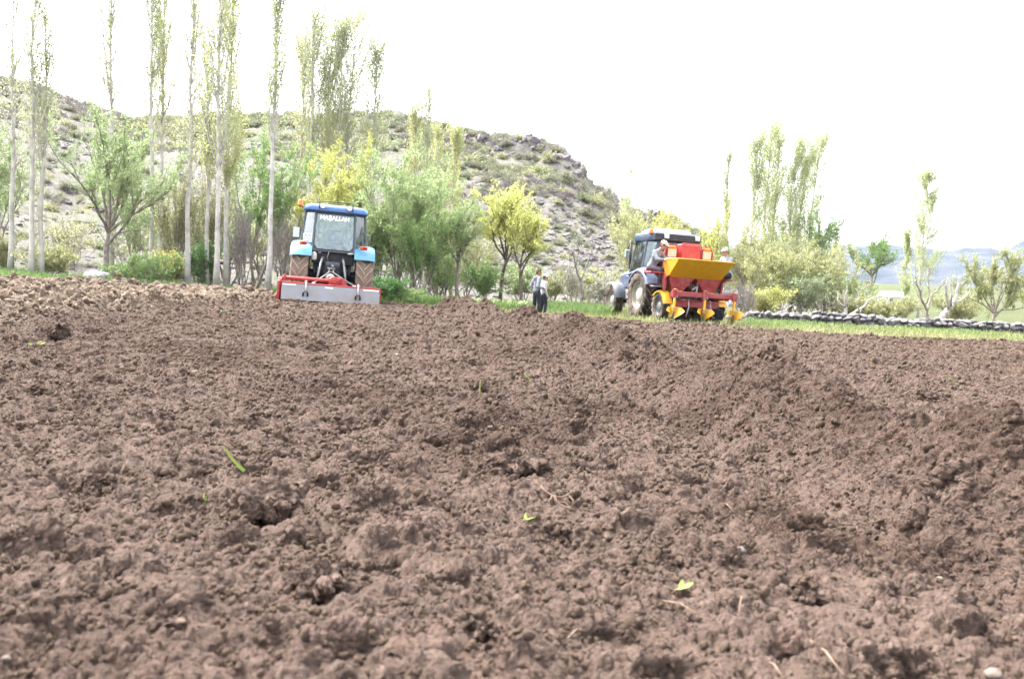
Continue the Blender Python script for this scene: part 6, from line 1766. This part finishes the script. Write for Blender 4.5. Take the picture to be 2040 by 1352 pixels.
def blade(px0, py0, px1, py1, w, label, mat=None, lift=.05, name='grass_blade', cat='grass blade'):
    """flat curved blade lying or standing between two photo points"""
    a = on_soil(px1, py1); D = a.y; b = at(px0, py0, D + .02)
    a = Vector(a)
    mb = MB(); V = []; nn = 7
    for i in range(nn):
        u = i / (nn - 1); p = a.lerp(b, u); p.y -= lift * math.sin(u * 3.14) * .3; ww = w * (1 - u ** 2.2) * .5 + .0006
        n = Vector((1, 0.5, .2)).normalized()
        d = (b - a).normalized(); s = d.cross(Vector((0, 1, .25))).normalized()
        V += [p - s * ww, p + Vector((0, -.002, 0)), p + s * ww]
    f = []
    for i in range(nn - 1):
        for j in (0, 1): f.append((i * 3 + j, (i + 1) * 3 + j, (i + 1) * 3 + j + 1, i * 3 + j + 1))
    mb.add([tuple(v - a) for v in V], f, 0, np.repeat(np.linspace(.1, .95, nn), 3))
    o = mb.build(name, mat or M_BLADE, None, True, 'v'); o.location = a
    return tag(o, label, cat)
blade(442, 886, 487, 938, .012, 'green and yellow grass blade slanting out of the soil above the big hollow-edged clod', lift=.03)
blade(957, 758, 955, 785, .008, 'thin pale grass blade standing in the middle of the field')
blade(1044, 744, 1056, 755, .010, 'short green grass scrap lying beyond the middle of the field')
blade(1657, 958, 1666, 982, .010, 'curved bluish green grass blade on the slope of the windrow')
blade(1334, 822, 1329, 838, .008, 'two-toned grass scrap beside the furrow under the windrow')
blade(92, 765, 138, 752, .010, 'yellowish grass blade lying flat near the left edge')
blade(408, 980, 412, 996, .008, 'tiny green shoot left of the big hollow-edged clod')
blade(1616, 1062, 1620, 1078, .006, 'tiny yellow straw standing right of the dry root')
blade(1875, 742, 1900, 760, .008, 'thin green stalk lying on the flat ground right of the windrow')

def sprig(px, py, n, size, label, name='leaf_sprig', mat=None):
    q = on_soil(px, py); rs = np.random.default_rng(px); mb = MB()
    root = empty(name, q, 0, label, 'leaf')
    st = MB().tube([(0, 0, -.005), (size * .4, 0, size * .25), (size * .9, .01, size * .22)], .0018 + size * .02, 5); st.build('stem', M_CLOVER if False else M_ROOT, root, True)
    for i in range(n):
        a = -1.2 + 2.4 * i / max(1, n - 1) + rs.normal(0, .2); d = np.array((math.cos(a), math.sin(a) * .8, .35 + rs.normal(0, .12))); s = np.array((-math.sin(a), math.cos(a), .1)); b = np.array((size * (.15 + .5 * i / n), 0, size * .2))
        V = [b, b + d * size * .35 + s * size * .16, b + d * size * .75 + s * size * .10, b + d * size, b + d * size * .75 - s * size * .10, b + d * size * .35 - s * size * .16]
        MB().add(V, [(0, 1, 2, 3), (0, 3, 4, 5)], 0, rs.uniform(.3, .9)).build('leaf', mat or M_CLOVER, root, False, 'v')
sprig(1335, 1180, 5, .040, 'bright green leaf sprig lying on the soil near the bottom, right of centre')
sprig(1036, 1040, 3, .034, 'pale green leaf scrap just left below the dry root tangle')
sprig(60, 692, 7, .085, 'small green clover plant growing by the left edge of the field', 'clover_plant')
sprig(552, 632, 5, .07, 'small green weed in the tilled strip before the tiller', 'weed')
sprig(440, 622, 6, .09, 'dark green weed clump half buried in the tilled strip', 'weed', M_LEAF['dark'])
sprig(375, 824, 4, .05, 'thin yellow green leaf scrap left of the middle of the field')

def root_tangle():
    q = on_soil(1112, 1008); root = empty('dry_root', q, 0, 'pale dry forked root tangle lying in the middle of the soil', 'root')
    s = 1 / (F / math.hypot(q.y, CAM_H))
    def P(px, py, d=0): return tuple(at(px, py, q.y + d) - q)
    for ln, r in (([(1076, 968, .02), (1088, 980, .01), (1102, 988, 0), (1120, 990, -.01), (1134, 984, 0)], .0042), ([(1104, 986, 0), (1110, 1000, -.01), (1122, 1008, -.02), (1146, 1016, -.03)], .0046), ([(1132, 986, 0), (1142, 996, -.01), (1140, 1010, -.02)], .0035), ([(1134, 984, 0), (1140, 976, .01)], .003), ([(1110, 998, 0), (1128, 1002, .01), (1134, 1010, -.01)], .003), ([(1100, 988, 0), (1092, 1000, -.02)], .003)):
        MB().tube([P(*p) for p in ln], [r * s_ for s_ in np.linspace(1.1, .6, len(ln))], 6).build('root_branch', M_ROOT, root, True)
root_tangle()

def straw(px0, py0, px1, py1, r, label, mat=None):
    a = on_soil(px0, py0); b = on_soil(px1, py1); m = (Vector(a) + Vector(b)) / 2; m.z += .008
    a.z += .001; b.z += .001
    o = MB().tube([tuple(a - m), (0, 0, .003), tuple(b - m)], [r * .6, r * .6, r * .4], 6).build('dry_stalk', mat or M_ROOT, None, True); o.location = m
    tag(o, label, 'stalk')
straw(1318, 1196, 1395, 1228, .0035, 'pinkish dry stalk just below the green leaf sprig')
straw(1522, 1318, 1560, 1350, .0040, 'orange dry stalk at the bottom edge right of centre')
straw(1478, 1188, 1470, 1232, .0030, 'curved pink rootlet right of the green leaf sprig')
straw(1130, 1272, 1165, 1256, .0035, 'pale dry stalk near the bottom edge below the sprig')
straw(1432, 1002, 1462, 1018, .0030, 'short pale stalk in the soil before the windrow')
straw(1612, 1275, 1680, 1345, .0045, 'long thin root near the bottom edge on the right')
straw(1355, 640 + 25, 1380, 672, .006, 'pale stick lying on the flat ground beyond the windrow')

def pebble(px, py, w, label, col, seed):
    q = on_soil(px, py); r = w / (F / math.hypot(q.x, q.y, CAM_H)) * .38
    v, f = lump(3, seed, .22, 1.2, .75)
    col = tuple(c * .26 for c in col); m = two_tone('pebble_stone', tuple(c * .8 for c in col), col, 3, .8, .2)
    o = MB().add(v, f).build('pebble', m, None, True); o.location = (q.x, q.y, q.z + r * .05); o.scale = (r, r, r)
    tag(o, label, 'pebble')
pebble(791, 708, 14, 'white pebble lying in the middle of the field', (.72, .70, .66), 1)
pebble(1475, 1097, 26, 'flat whitish stone on the soil before the windrow', (.46, .40, .38), 2)
pebble(1872, 1153, 16, 'small pale yellow pebble near the lower right corner', (.60, .55, .42), 3)
pebble(1864, 1255, 20, 'ochre pebble near the lower right corner', (.55, .44, .24), 4)
pebble(1980, 1343, 34, 'rounded pale stone cut by the bottom edge at right', (.50, .41, .34), 5)
pebble(1742, 722, 12, 'white stone chip on the flat ground right of the windrow', (.70, .68, .64), 6)
pebble(388, 742, 18, 'tan pebble left of the middle of the field', (.36, .27, .21), 7)
pebble(977, 852, 16, 'small tan stone in the middle of the field', (.36, .28, .21), 8)
pebble(1458, 776, 30, 'flat tan stone lying left of the peak of the windrow', (.42, .33, .26), 9)
pebble(12, 1312, 18, 'pale stone in the bottom left corner', (.50, .42, .36), 10)
pebble(1660, 755, 14, 'pinkish stone on the flat ground behind the windrow', (.45, .34, .30), 11)
pebble(1035, 660, 16, 'pale stone in the windrow before the standing boys', (.50, .42, .37), 12)
